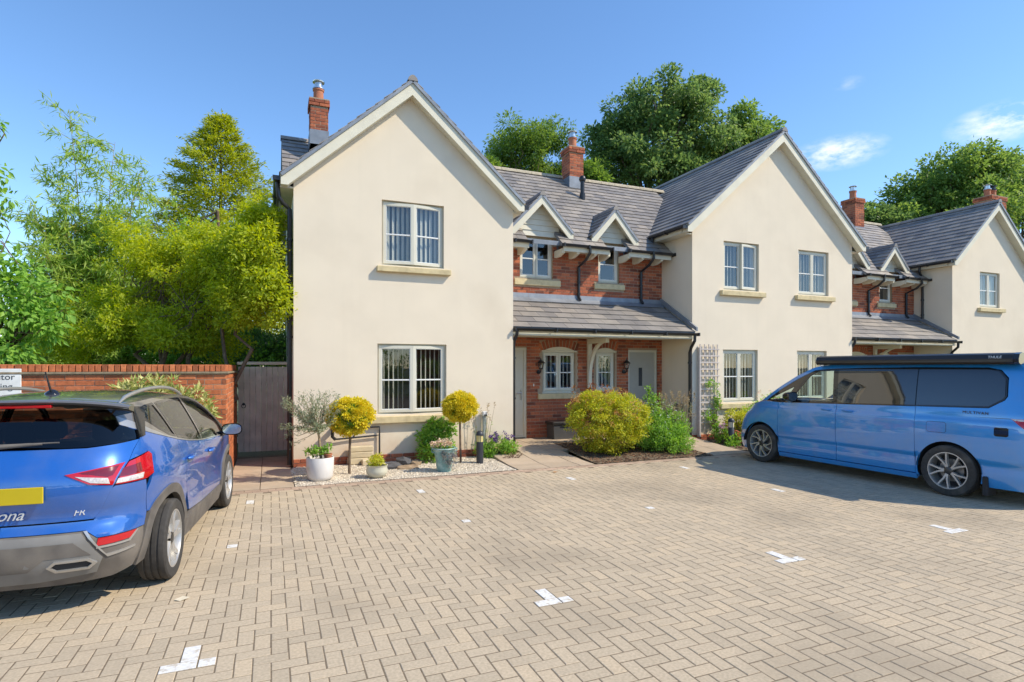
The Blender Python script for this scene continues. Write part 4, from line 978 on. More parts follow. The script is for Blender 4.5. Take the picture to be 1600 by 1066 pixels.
# ------------------------------------------------------------------ trees behind the terrace
p = px(830, 574, 33); tree('robinia_tree', 'airy light green tree rising behind the roof left of the central chimney', (p.x, p.y, 0), [lob(812, 222, 33, 46, 26), lob(860, 215, 34, 36, 24), lob(790, 255, 33, 30, 20), lob(850, 268, 34, 50, 22), lob(905, 270, 35, 36, 20)], 120, (.4, .9), 170, (.22, .085), L_robinia, .22, 'trees behind the terrace', limbs=30, inner=.3, shell=.3, twigs=2)
p = px(1010, 574, 36); tree('lime_tree', 'tall dark broadleaf tree rising highest behind the central roof', (p.x, p.y, 0), [lob(1052, 175, 36, 66, 56), lob(975, 205, 36, 50, 52), lob(1000, 258, 35, 66, 40), lob(1085, 240, 36, 52, 60), lob(1092, 150, 36, 24, 28), lob(945, 235, 36, 32, 60)], 250, (.35, 1.05), 150, (.25, .155), L_dark, .4, 'trees behind the terrace', limbs=46, inner=.3, shell=.3, twigs=1)
p = px(1160, 574, 38); tree('lime_tree', 'rounded green tree standing just left of the wider gable peak', (p.x, p.y, 0), [lob(1160, 222, 38, 52, 40), lob(1120, 250, 38, 42, 45), lob(1190, 240, 38, 36, 44)], 120, (.35, 1.05), 150, (.25, .155), L_mid, .35, 'trees behind the terrace', limbs=24, inner=.4, shell=.4)
p = px(1480, 574, 42); tree('sycamore_tree', 'broad domed green tree behind the farthest gable roof', (p.x, p.y, 0), [lob(1495, 285, 42, 70, 50), lob(1440, 315, 42, 42, 34), lob(1540, 280, 42, 44, 46), lob(1490, 340, 41, 90, 40)], 240, (.45, 1.2), 150, (.27, .17), L_mid, .45, 'trees behind the terrace', limbs=30, inner=.5, shell=.45)
p = px(1600, 574, 46); tree('sycamore_tree', 'green tree cut off by the right edge behind the twin chimney', (p.x, p.y, 0), [lob(1612, 290, 46, 46, 58), lob(1640, 300, 46, 60, 70)], 120, (.6, 1.3), 140, (.30, .19), L_dark, .4, 'trees behind the terrace', limbs=18, inner=.5)
p = px(1363, 574, 40); tree('evergreen_tree', 'small dark tree between the far chimney and the domed tree', (p.x, p.y, 0), [lob(1364, 338, 40, 22, 18), lob(1385, 350, 40, 24, 22)], 40, (.4, .8), 110, (.3, .18), L_dark, .2, 'trees behind the terrace', limbs=10)
p = px(930, 574, 30); tree('ash_tree', 'bright green low tree right behind the central chimney', (p.x, p.y, 0), [lob(925, 275, 30, 20, 16), lob(768, 262, 30, 14, 10)], 24, (.35, .6), 120, (.26, .12), L_robinia, .12, 'trees behind the terrace', limbs=10)
# ------------------------------------------------------------------ garden trees beyond the brick wall
def conifer(label, base, h, r, m, n=9000):
    base = Vector(base); t = thing('conifer_tree', label, 'tree', base); mb = MB().tube([base, base + V(0, 0, h * .97)], [.16, .02], 8)
    C = []; D_ = []; k = 0
    nb = 210
    for i in range(nb):
        f = (i + .5) / nb; z = h * (.12 + .87 * f); rad = r * (1 - f) ** .82 * G.uniform(.75, 1.12) + .12; a = i * 2.4 + G.uniform(-.3, .3); dv = np.array((math.cos(a), math.sin(a), .28)); L = rad
        tip = base + V(*(dv * L)) + V(0, 0, z); st = base + V(0, 0, z - .05 * L)
        limb(mb, st, tip, .03 * (1.2 - f), .006, .04, 3)
        m_ = int(n / nb * (0.35 + 1.1 * (1 - f))); tt = G.uniform(.25, 1, m_)[:, None] ** .7
        pts = np.array(st) + (np.array(tip) - np.array(st)) * tt + G.normal(size=(m_, 3)) * (.10 + .12 * L * (1 - tt)) * np.array((1, 1, .6)); C.append(pts)
        D_.append(np.tile(dv, (m_, 1)) * .8 + rdir(m_) * .6 + np.array((0, 0, -.25)))
    mb.build('trunk', M_trunk, t, smooth=60, fix=False); leaves('crown', np.concatenate(C), np.concatenate(D_), .15, .05, m, t)
    return t
p = px(345, 574, 20); conifer('pointed yellow green conifer left of the cream gable', (p.x, p.y, 0), 10.5, 4.3, L_conifer, 80000)
def bamboo(label, base, canes):
    base = Vector(base); t = thing('bamboo', label, 'plant', base); C = []; D_ = []; mcane = MATS.get('bamboo_cane') or mat('bamboo_cane', (.32, .26, .09), .5)
    for (dx_, dy_, h, lx, ly) in canes:
        mb = MB(); n = 14; pts = []
        for i in range(n + 1):
            s = i / n; pts.append(base + V(dx_ + lx * s ** 2.2, dy_ + ly * s ** 2.2, h * (s - .08 * s ** 4)))
        mb.tube(pts, [.024 * (1 - .85 * i / n) for i in range(n + 1)], 6)
        for j in range(int(h * 6)):
            s = G.uniform(.22, 1.0); i = min(int(s * n), n - 1); q = pts[i].lerp(pts[i + 1], s * n - i); a = G.uniform(0, 2 * PI); L = G.uniform(.35, .85) * (1.25 - s * .7)
            e = q + V(math.cos(a) * L, math.sin(a) * L, L * G.uniform(-.05, .55)); mb.tube([q, q.lerp(e, .5) + V(0, 0, .05), e], [.007, .005, .002], 4, False)
            k = int(38 * L / .6) + 8; tt = G.uniform(.3, 1.05, k)[:, None]; C.append(np.array(q) + (np.array(e) - np.array(q)) * tt + G.normal(size=(k, 3)) * .06)
            D_.append((np.array(e) - np.array(q))[None] * .8 + rdir(k) * .55 + np.array((0, 0, -.25)))
        mb.build('cane', mcane, t, smooth=60, fix=False)
    leaves('foliage', np.concatenate(C), np.concatenate(D_), .22, .036, L_bamboo, t); return t
p = px(150, 574, 14); cn = []
for i in range(24): cn.append((G.uniform(-.9, .9), G.uniform(-.5, .5), G.uniform(4.2, 6.2), G.uniform(-.7, .9), G.uniform(-.6, .3)))
cn += [(-.2, 0, 8.6, -.35, .0), (.1, .1, 8.0, .25, .1), (.25, -.1, 7.2, .8, -.2), (-.4, .1, 7.2, -.5, .2), (.55, 0, 6.6, 1.0, 0)]
bamboo('tall feathery bamboo rising above the brick wall', (p.x, p.y, 0), cn)
def st(us):                                              # stems that spread from the base to points seen at (u, v)
    return us
p = px(255, 574, 11.2); P = lambda u, v, d: tuple(px(u, v, d))
tree('acer_tree', 'spreading yellow green tree with bare stems above the middle of the brick wall', (p.x, p.y, 0), [lob(235, 400, 11.4, 66, 46), lob(300, 440, 11.0, 60, 48), lob(200, 470, 11.4, 66, 40), lob(265, 510, 10.9, 84, 34), lob(325, 385, 11.4, 50, 40), lob(180, 520, 11.2, 50, 34), lob(310, 535, 11.3, 60, 24), lob(120, 540, 11.6, 50, 26)], 340, (.12, .33), 130, (.078, .036), L_lime, .06, 'garden trees beyond the wall', limbs=46, inner=.25, shell=.25, fork=.3,
     stems=[(-.5, 0, *P(215, 470, 11.4)), (-.2, .2, *P(252, 455, 11.2)), (.3, 0, *P(340, 330, 11.5)), (.1, 0, *P(275, 430, 11.1)), (.6, .1, *P(330, 470, 10.9))], twigs=3, jit=.8)
p = px(322, 574, 10.6); tree('acer_tree', 'yellow green small tree close against the cream house corner', (p.x, p.y, 0), [lob(395, 385, 10.2, 46, 50), lob(418, 450, 10.0, 34, 56), lob(375, 460, 10.2, 46, 50), lob(415, 350, 10.4, 28, 30) , lob(350, 410, 10.6, 40, 40)], 330, (.10, .29), 120, (.078, .036), L_lime, .05, 'garden trees beyond the wall', limbs=34, inner=.25, shell=.25, fork=.3, stems=[(-.2, 0, *P(370, 440, 10.4)), (.2, .1, *P(405, 420, 10.2))], twigs=3, jit=.8)
p = px(330, 574, 16); tree('hazel_tree', 'mid green bushy tree filling in below the conifer', (p.x, p.y, 0), [lob(360, 420, 16, 80, 66), lob(280, 470, 16, 80, 60), lob(420, 440, 16, 40, 70), lob(200, 500, 16, 80, 50), lob(340, 520, 15.5, 110, 40), lob(240, 560, 15, 90, 24), lob(400, 555, 15, 70, 26)], 230, (.3, .6), 130, (.115, .055), L_fresh, .1, 'garden trees beyond the wall', limbs=30, inner=.35, shell=.3, stems=[(-.3, 0, *P(300, 450, 16)), (.3, 0, *P(370, 440, 16))])
p = px(400, 574, 15); tree('yew_bush', 'dark evergreen bush behind the garden gate', (p.x, p.y, 0), [lob(385, 548, 15, 46, 28), lob(440, 545, 15, 26, 36), lob(330, 555, 15, 40, 22)], 70, (.2, .4), 130, (.11, .045), L_dark, .08, 'garden trees beyond the wall', limbs=10, cat='bush')
p = px(110, 574, 17); tree('laurel_bush', 'dense green shrub low behind the left end of the wall', (p.x, p.y, 0), [lob(110, 510, 17, 60, 44), lob(60, 520, 17, 50, 40), lob(180, 545, 17, 70, 40), lob(90, 560, 16.5, 90, 24)], 140, (.3, .6), 85, (.16, .08), L_fresh, .08, 'garden trees beyond the wall', limbs=12, cat='bush')
# broad-leaved tree at the left edge, partly out of the picture
p = px(-75, 574, 8.6); tree('magnolia_tree', 'broad leaved dark green tree hanging in from the left edge', (p.x, p.y, 0), [lob(-20, 470, 8.6, 56, 90), lob(20, 520, 8.4, 46, 60), lob(55, 470, 8.6, 34, 34), lob(10, 430, 8.7, 40, 36), lob(75, 505, 8.6, 28, 26), lob(-60, 330, 8.6, 60, 110), lob(-5, 270, 8.6, 16, 30), lob(-14, 180, 8.6, 14, 34), lob(10, 565, 8.4, 36, 22)], 170, (.10, .24), 27, (.125, .066), L_fresh, .10, None, limbs=44, inner=.3, shell=.3, droop=.5, twigs=1)
# ------------------------------------------------------------------ small planting
def bush(name, label, base, lobes, k, rr, n, ls, m, cat='shrub', group=None, extra=None, stem=.02, droop=.0, shell=.5, inner=.55, jit=.6):
    t = tree(name, label, base, lobes, k, rr, n, ls, m, stem, group, cat=cat, limbs=min(26, k), fork=.35, droop=droop, shell=shell, inner=inner, jit=jit)
    for c in t.children:
        if c.name.startswith('trunk'): c.name = 'stem'
        if c.name.startswith('crown'): c.name = 'foliage'
    if extra:
        for (nm, lobs, k2, rr2, n2, ls2, m2) in extra:
            cl = lobes_to_clumps(lobs, k2, *rr2, inner=.9); C, D_ = clumps_to_leaves(cl, n2, out=.9, droop=-.3, shell=.3); tag(leaves(nm, C, D_, ls2[0], ls2[1], m2, t), kind='stuff')
    return t
def topiary(label, x, y, cz, r, rz, lean=0):
    t = thing('topiary_standard', label, 'topiary', (x, y, 0), 'clipped golden standards under the front window'); mb = MB()
    mb.tube([(x + lean, y, -.02), (x + lean * .5, y, cz * .5), (x, y, cz)], [.022, .02, .017], 8)
    for k in range(26):
        d = Vector(rdir(1)[0]); mb.tube([(x, y, cz - .1), Vector((x, y, cz)) + V(d.x * r * .8, d.y * r * .8, d.z * rz * .8)], [.008, .003], 5, False)
    mb.build('stem', M_trunk, t, smooth=60)
    u = rdir(230); cl = np.concatenate([np.array((x, y, cz)) + u * np.array((r, r, rz)) * G.uniform(.80, .97, (230, 1)), G.uniform(.05, .09, (230, 1))], 1)
    C, D_ = clumps_to_leaves(cl, 85, out=.3, jit=.7, shell=.2, droop=-.1); D_ += unit(C - np.array((x, y, cz))) * .6
    leaves('foliage', C, D_, .034, .021, L_gold, t)
    u = rdir(2600); leaves('inner_foliage', np.array((x, y, cz)) + u * np.array((r, r, rz)) * G.uniform(.5, .82, (2600, 1)), u + rdir(2600) * .7, .05, .028, L_fresh, t)
    return t
topiary('larger golden ball topiary on a bare stem left of the window', 1.2, 9.72, .945, .375, .30, -.02)
topiary('smaller golden ball topiary on a bare stem right of the window', 3.17, 10.05, 1.03, .30, .255, .02)
bush('rose_bush', 'leafy dark green shrub against the wall below the window', (2.86, 10.42, 0), [(2.84, 10.42, .42, .30, .18, .34), (2.95, 10.42, .62, .2, .15, .2), (2.7, 10.4, .25, .2, .15, .2)], 60, (.06, .13), 30, (.075, .045), L_fresh, extra=None)
# purple flowers by the corner
bush('flowering_perennial', 'clump of purple flowers at the wall corner beside the path', (4.08, 10.42, 0), [(4.1, 10.42, .22, .28, .22, .2), (3.85, 10.45, .16, .22, .2, .16), (4.25, 10.4, .15, .16, .2, .14)], 60, (.05, .1), 34, (.07, .02), L_fresh, 'flowers', extra=[('flowers', [(4.12, 10.38, .40, .22, .16, .1), (3.98, 10.36, .42, .1, .1, .06)], 26, (.018, .03), 12, (.035, .03), L_flowerp)])
def stems(label, base, n, h, spread, m, head=None, cat='plant', name='dry_perennial', leafm=None, lw=(.06, .01)):
    base = Vector(base); t = thing(name, label, cat, base); mb = MB(); C = []; D_ = []; HC = []; HD = []
    for i in range(n):
        a = G.uniform(0, 2 * PI); s = spread * G.uniform(.2, 1); hh = h * G.uniform(.6, 1.05); e = base + V(math.cos(a) * s, math.sin(a) * s * .7, hh); b = base + V(math.cos(a) * s * .3, math.sin(a) * s * .3, 0)
        pts = [b, b.lerp(e, .5) + V(0, 0, .06 * h), e]; mb.tube(pts, [.005, .004, .002], 5, False)
        k = 14; tt = G.uniform(.05, .8, k)[:, None]; q = np.array(b) + (np.array(e) - np.array(b)) * tt; C.append(q + G.normal(size=(k, 3)) * .015); D_.append(rdir(k) * .7 + np.array((0, 0, .5)))
        if head:
            k = 16; HC.append(np.array(e) + G.normal(size=(k, 3)) * np.array((.012, .012, .035))); HD.append(rdir(k) * .6 + np.array((0, 0, .6)))
    mb.build('stems', m, t, smooth=60, fix=False); leaves('foliage', np.concatenate(C), np.concatenate(D_), lw[0], lw[1], leafm or L_fresh, t)
    if head: leaves('seed_heads', np.concatenate(HC), np.concatenate(HD), .035, .016, head, t)
    return t
M_stem = mat('dry_stem', (.26, .2, .11), .9)
stems('thin dried flower stems against the wall beside the grey post', (3.78, 10.5, 0), 9, 1.05, .3, M_stem, L_straw, lw=(.04, .012))
# the big bed in front of the porch
bush('spirea_bush', 'large rounded golden yellow bush in the mulched bed', (6.28, 9.95, .02), [(6.26, 9.95, .66, .82, .62, .54), (6.0, 9.95, .84, .52, .5, .42), (6.55, 9.98, .80, .55, .5, .44), (6.35, 9.95, .34, .55, .5, .3)], 420, (.07, .13), 80, (.042, .022), L_spirea, inner=.78, shell=.3,
     extra=[('copper_shoots', [(6.26, 9.95, .74, .80, .62, .56), (6.5, 9.95, .84, .55, .5, .44), (5.95, 9.95, .88, .5, .5, .4)], 190, (.03, .06), 12, (.042, .02), L_tip)])
bush('flowering_shrub', 'loose green shrub with white flowers right of the golden bush', (7.4, 9.9, .02), [(7.4, 9.9, .5, .55, .45, .44), (7.72, 9.82, .42, .45, .4, .38), (7.2, 9.7, .35, .4, .3, .3), (7.6, 9.55, .22, .5, .28, .2)], 280, (.07, .14), 44, (.06, .02), L_fresh, inner=.45, shell=.2, jit=.9,
     extra=[('white_flowers', [(7.4, 9.9, .58, .5, .45, .5), (7.6, 9.85, .55, .42, .4, .42)], 80, (.012, .02), 5, (.026, .022), L_flowerw), ('straggling_shoots', [(7.45, 9.85, .75, .45, .4, .35)], 60, (.03, .08), 10, (.05, .012), L_bamboo)])
stems('tall wispy grass stems leaning over the slab path', (7.98, 9.95, .02), 70, 1.12, .42, M_stem, L_straw, name='ornamental_grass', leafm=L_olive, lw=(.16, .008))
bush('nandina_bush', 'red tinged leafy shoots rising behind the golden bush', (6.2, 10.75, .08), [(6.05, 10.75, 1.10, .26, .2, .32), (6.45, 10.75, 1.08, .28, .2, .34), (6.75, 10.75, 1.05, .25, .2, .35), (7.05, 10.7, 1.08, .2, .2, .26)], 60, (.05, .1), 16, (.07, .024), L_red, inner=.2, shell=.2)
bush('young_shrub', 'upright fresh green shoot in front of the glazed door', (7.75, 10.6, .08), [(7.72, 10.6, 1.15, .12, .12, .3), (7.85, 10.6, .9, .2, .15, .3)], 26, (.05, .09), 14, (.085, .04), L_fresh, inner=.2, shell=.2)
# bed under the trellis
bush('geranium_plant', 'low green clump with pink flowers at the trellis foot', (9.45, 10.3, .02), [(9.45, 10.3, .25, .2, .2, .2), (9.35, 9.9, .1, .18, .2, .1), (9.6, 9.95, .12, .3, .2, .1)], 50, (.05, .09), 26, (.06, .04), L_fresh, 'plant', extra=[('pink_flowers', [(9.5, 10.2, .42, .12, .1, .06)], 6, (.015, .03), 14, (.03, .025), leaf_mat('pink_petal', [(0, (.5, .22, .42)), (1, (.65, .40, .58))]))])
bush('euonymus_bush', 'rounded variegated yellow bush behind the far bollard', (9.95, 10.25, .02), [(9.9, 10.25, .42, .34, .3, .32), (10.3, 10.3, .4, .36, .3, .34)], 130, (.06, .1), 34, (.05, .03), L_spirea)
bush('rose_bush', 'straggling rose shoots in front of the ground floor window by the van', (10.9, 10.45, .02), [(10.8, 10.45, .75, .42, .2, .28), (11.15, 10.45, .9, .3, .2, .3), (10.5, 10.45, .6, .3, .2, .22)], 70, (.06, .11), 16, (.06, .035), L_fresh, inner=.2, shell=.2, extra=[('blooms', [(10.95, 10.4, .95, .35, .15, .25)], 22, (.015, .025), 10, (.03, .025), L_flowerk)])
# climber on the trellis is built with the trellis; variegated shrub by the wall
bush('elaeagnus_bush', 'variegated cream and green shrub against the brick wall behind the hatchback', (-1.5, 9.25, 0), [(-1.55, 9.25, 1.12, .40, .24, .60), (-1.75, 9.25, 1.05, .30, .22, .55), (-1.2, 9.25, .95, .38, .22, .58), (-.92, 9.25, .75, .24, .2, .5), (-1.4, 9.25, .5, .6, .22, .5)], 330, (.06, .13), 46, (.095, .030), L_var, inner=.45, shell=.2, jit=.55, stem=.03, droop=-.35)
# ------------------------------------------------------------------ car kit: panels cut from one wrapped body surface
def lerp_table(tab):
    xs = [t[0] for t in tab]; ys = [t[1] for t in tab]
    # monotone-ish smooth interpolation (Catmull-Rom on the table)
    def f(x):
        if x <= xs[0]: return ys[0]
        if x >= xs[-1]: return ys[-1]
        i = max(k for k in range(len(xs) - 1) if xs[k] <= x); h = xs[i + 1] - xs[i]; t = (x - xs[i]) / h
        m = lambda k: 0 if k <= 0 and False else ((ys[min(k + 1, len(ys) - 1)] - ys[max(k - 1, 0)]) / max(xs[min(k + 1, len(xs) - 1)] - xs[max(k - 1, 0)], 1e-6))
        m0, m1 = m(i) * h, m(i + 1) * h; d = ys[i + 1] - ys[i]
        if d == 0: m0 = m1 = 0
        else:
            if m0 / d < 0: m0 = 0
            if m1 / d < 0: m1 = 0
            m0 = max(min(m0 / d, 3), 0) * d; m1 = max(min(m1 / d, 3), 0) * d
        return ys[i] * (2 * t ** 3 - 3 * t * t + 1) + m0 * (t ** 3 - 2 * t * t + t) + ys[i + 1] * (-2 * t ** 3 + 3 * t * t) + m1 * (t ** 3 - t * t)
    return f
def sstep(a, b, x):
    t = min(max((x - a) / (b - a), 0), 1); return t * t * (3 - 2 * t)
class Wrap:
    def __init__(s, plan, ky, rs, fs, r0, f0):
        # dense Catmull-Rom of the half plan
        P = [V(plan[0][0], -plan[1][1], 0)] + [V(x, y, 0) for x, y in plan] + [V(plan[-1][0], -plan[-2][1], 0)]
        P[0] = V(plan[1][0], -plan[1][1], 0); P[-1] = V(plan[-2][0], -plan[-2][1], 0); D = []
        for i in range(1, len(P) - 2):
            for k in range(24):
                t = k / 24; a, b, c, d = P[i - 1], P[i], P[i + 1], P[i + 2]
                D.append(.5 * ((2 * b) + (c - a) * t + (2 * a - 5 * b + 4 * c - d) * t * t + (3 * b - a - 3 * c + d) * t ** 3))
        D.append(P[-2]); s.L = [0]
        for a, b in zip(D, D[1:]): s.L.append(s.L[-1] + (b - a).length)
        s.lx = np.array([p.x for p in D]); s.ly = np.array([max(p.y, 0) for p in D]); s.la = np.array(s.L); s.T = s.L[-1]
        s.ky, s.rs, s.fs, s.r0, s.f0 = ky, rs, fs, r0, f0; s.xr, s.xf = plan[0][0], plan[-1][0]
    def P(s, t, z):
        a = abs(t); cx = float(np.interp(a, s.la, s.lx)); cy = float(np.interp(a, s.la, s.ly))
        x = cx + s.rs(z) * (1 - sstep(s.xr, s.r0, cx)) + s.fs(z) * sstep(s.f0, s.xf, cx)
        return V(x, (-1 if t >= 0 else 1) * cy * s.ky(z), z)
    def n(s, t, z):
        e = .03; ez = .008; du = s.P(t + e, z) - s.P(t - e, z)
        if abs(t) < e: du = V(0, -1, 0)
        dz = s.P(t, z + ez) - s.P(t, z - ez); n = du.cross(dz)
        if n.length < 1e-9: return V(-1, 0, 0)
        n.normalize(); c = s.P(t, z)
        o = V(c.x - min(max(c.x, s.xr + .9), s.xf - .9), c.y, 0)
        return n if n.dot(o) >= 0 else -n
    def bis(s, f, a, b):
        for _ in range(34):
            m = (a + b) / 2
            if f(m) < 0: a = m
            else: b = m
        return (a + b) / 2
    def at(s, q):
        k, v, z = q
        if k == 's': return (v, z)
        if k == 'x': return (s.bis(lambda t: s.P(t, z).x - v, 0, s.T), z)
        h = s.la[int(np.argmax(s.ly))]
        if k == 'y': t = s.bis(lambda t: -s.P(t, z).y - abs(v), 0, h)
        else: t = s.bis(lambda t: abs(v) + s.P(t, z).y, h, s.T)
        return (t if v >= 0 else -t, z)
    def poly(s, pts, d=.05):
        out = []
        for i in range(len(pts)):
            p, q = pts[i], pts[(i + 1) % len(pts)]; n = 1
            if p[0] == q[0]: L = math.hypot(q[1] - p[1], q[2] - p[2])
            else:
                a, b = s.at(p), s.at(q); L = math.hypot(b[0] - a[0], b[1] - a[1])
            n = max(1, int(L / d))
            for k in range(n):
                t = k / n
                if p[0] == q[0]: out.append(s.at((p[0], p[1] + (q[1] - p[1]) * t, p[2] + (q[2] - p[2]) * t)))
                else: out.append((a[0] + (b[0] - a[0]) * t, a[1] + (b[1] - a[1]) * t))
        return out
def inset(poly, g_):
    n = len(poly); A_ = poly_area(poly); sg = 1 if A_ > 0 else -1; out = []
    for i in range(n):
        p, q, r = poly[i - 1], poly[i], poly[(i + 1) % n]
        def nrm(a, b):
            dx, dy = b[0] - a[0], b[1] - a[1]; L = math.hypot(dx, dy) or 1e-9; return (-dy / L * sg, dx / L * sg)
        n1, n2 = nrm(p, q), nrm(q, r); c = max(1 + n1[0] * n2[0] + n1[1] * n2[1], .5); out.append((q[0] + g_ * (n1[0] + n2[0]) / c, q[1] + g_ * (n1[1] + n2[1]) / c))
    return out
def panel(W, name, pts, m, parent, off=0, gap=.002, skirt=.02, step=.06, holes=(), side=1, flat2d=None, hgap=0):
    outer = flat2d or W.poly(pts); outer = inset(outer, gap) if gap else outer
    hs = [W.poly(h) for h in holes]; hs = [inset(h, -hgap) for h in hs] if hgap else hs
    vv_, ff_ = cdt(outer, hs, step); pts3 = []; mb = MB(); nrm = [W.n(p.x * side, p.y) for p in vv_]
    for p, q in zip(vv_, nrm): pts3.append(W.P(p.x * side, p.y) + q * off)
    f0 = ff_[len(ff_) // 2]; nn = (pts3[f0[1]] - pts3[f0[0]]).cross(pts3[f0[2]] - pts3[f0[0]])
    if nn.dot(W.n(vv_[f0[0]].x * side, vv_[f0[0]].y)) < 0: ff_ = [f[::-1] for f in ff_]
    mb.add(pts3, ff_)
    for lp in [outer] + hs:
        n = len(lp); a = [W.P(p[0] * side, p[1]) + W.n(p[0] * side, p[1]) * off for p in lp]; b = [q - W.n(p[0] * side, p[1]) * skirt for p, q in zip(lp, a)]
        mb.add(a + b, [(i, (i + 1) % n, (i + 1) % n + n, i + n) for i in range(n)])
    me = bpy.data.meshes.new(name); me.from_pydata(mb.v, [], mb.f); me.materials.append(m); k = len(ff_)
    me.polygons.foreach_set('use_smooth', [i < k for i in range(len(me.polygons))])
    ln = []
    for i, f in enumerate(me.polygons): ln += [tuple(nrm[v]) for v in f.vertices] if i < k else [(0, 0, 0)] * f.loop_total
    me.normals_split_custom_set(ln)
    return link(name, me, parent)
def arc(cx, cz, r, a0, a1, n=22): return [('x', cx + r * math.cos(math.radians(a0 + (a1 - a0) * i / n)), cz + r * math.sin(math.radians(a0 + (a1 - a0) * i / n))) for i in range(n + 1)]
def paint(name, base, flake=.25):
    m, nt, b = nodes(name); N, L = nt.nodes, nt.links
    b.inputs['Base Color'].default_value = (*base, 1); b.inputs['Metallic'].default_value = flake; b.inputs['Roughness'].default_value = .33; b.inputs['Coat Weight'].default_value = 1; b.inputs['Coat IOR'].default_value = 1.75; b.inputs['Coat Roughness'].default_value = .02; b.inputs['Specular IOR Level'].default_value = .5
    geo = N.new('ShaderNodeNewGeometry'); no = N.new('ShaderNodeTexNoise'); no.inputs['Scale'].default_value = 900; L.new(geo.outputs['Position'], no.inputs['Vector'])
    r = ramp_node(nt, [(.35, Vector(base) * .85), (.65, Vector(base) * 1.2)]); L.new(no.outputs[0], r.inputs[0])
    # thin dust film, with a pattern of its own
    n2 = N.new('ShaderNodeTexNoise'); n2.inputs['Scale'].default_value = 3.5; n2.inputs['Detail'].default_value = 7; L.new(geo.outputs['Position'], n2.inputs['Vector'])
    d = ramp_node(nt, [(.45, (0, 0, 0)), (.95, (.3, .3, .3))]); L.new(n2.outputs[0], d.inputs[0]); mx = N.new('ShaderNodeMixRGB'); mx.inputs[2].default_value = (.30, .28, .24, 1)
    L.new(d.outputs[0], mx.inputs[0]); L.new(r.outputs[0], mx.inputs[1]); L.new(mx.outputs[0], b.inputs['Base Color'])
    cr = ramp_node(nt, [(.4, (.015,) * 3), (.9, (.07,) * 3)]); L.new(n2.outputs[0], cr.inputs[0]); L.new(cr.outputs[0], b.inputs['Coat Roughness'])
    return m
C_blue = paint('deep_blue_paint', (.010, .115, .46)); C_roof = paint('warm_grey_paint', (.20, .18, .155), .45); C_van = paint('mid_blue_paint', (.022, .26, .66), .2)
C_clad = mat('dusty_grey_plastic', (.13, .115, .10), .7, var=.25, scale=6, bump=.15, bscale=300, stain=((.22, .19, .155), .5, .9), sscale=4)
C_silver = mat('satin_silver_trim', (.50, .49, .47), .35, metal=.7, var=.05); C_gloss = mat('gloss_black', (.012, .012, .013), .06, var=.05, coat=.6)
C_tyre = mat('tyre_rubber', (.045, .041, .037), .85, var=.2, scale=30, stain=((.13, .115, .095), .5, .9), sscale=5); C_alloy = mat('machined_alloy', (.56, .55, .53), .42, metal=.7, var=.04); C_alloyd = mat('dark_alloy', (.075, .073, .072), .35, metal=.6)
C_red = mat('red_lamp_glass', (.46, .006, .014), .08, var=.1, scale=20, coat=1); C_redd = mat('dark_red_lamp_glass', (.16, .004, .010), .08, coat=1); C_clear = mat('clear_lamp_glass', (.55, .50, .48), .12, var=.25, scale=60, coat=1)
C_plate = mat('yellow_plate', (.55, .42, .012), .35, var=.03); C_chrome = mat('chrome', (.75, .75, .75), .08, metal=1); C_badge = mat('satin_chrome', (.78, .78, .78), .4, metal=.5); C_disc = mat('brake_disc', (.25, .24, .23), .4, metal=.8)
C_tint = glass_mat('tinted_glass', (.36, .38, .36), .0, 2.0, .06); C_tintd = glass_mat('dark_tinted_glass', (.16, .17, .17), .0, 1.55, .02); C_clearg = glass_mat('clear_car_glass', (.72, .82, .78), .0, 1.6, .03); C_priv = mat('privacy_glass', (.010, .010, .010), .02, var=.05, spec=1.0, coat=1)
C_int = mat('dark_interior', (.03, .03, .032), .85); C_seat = mat('seat_fabric', (.045, .046, .05), .9)
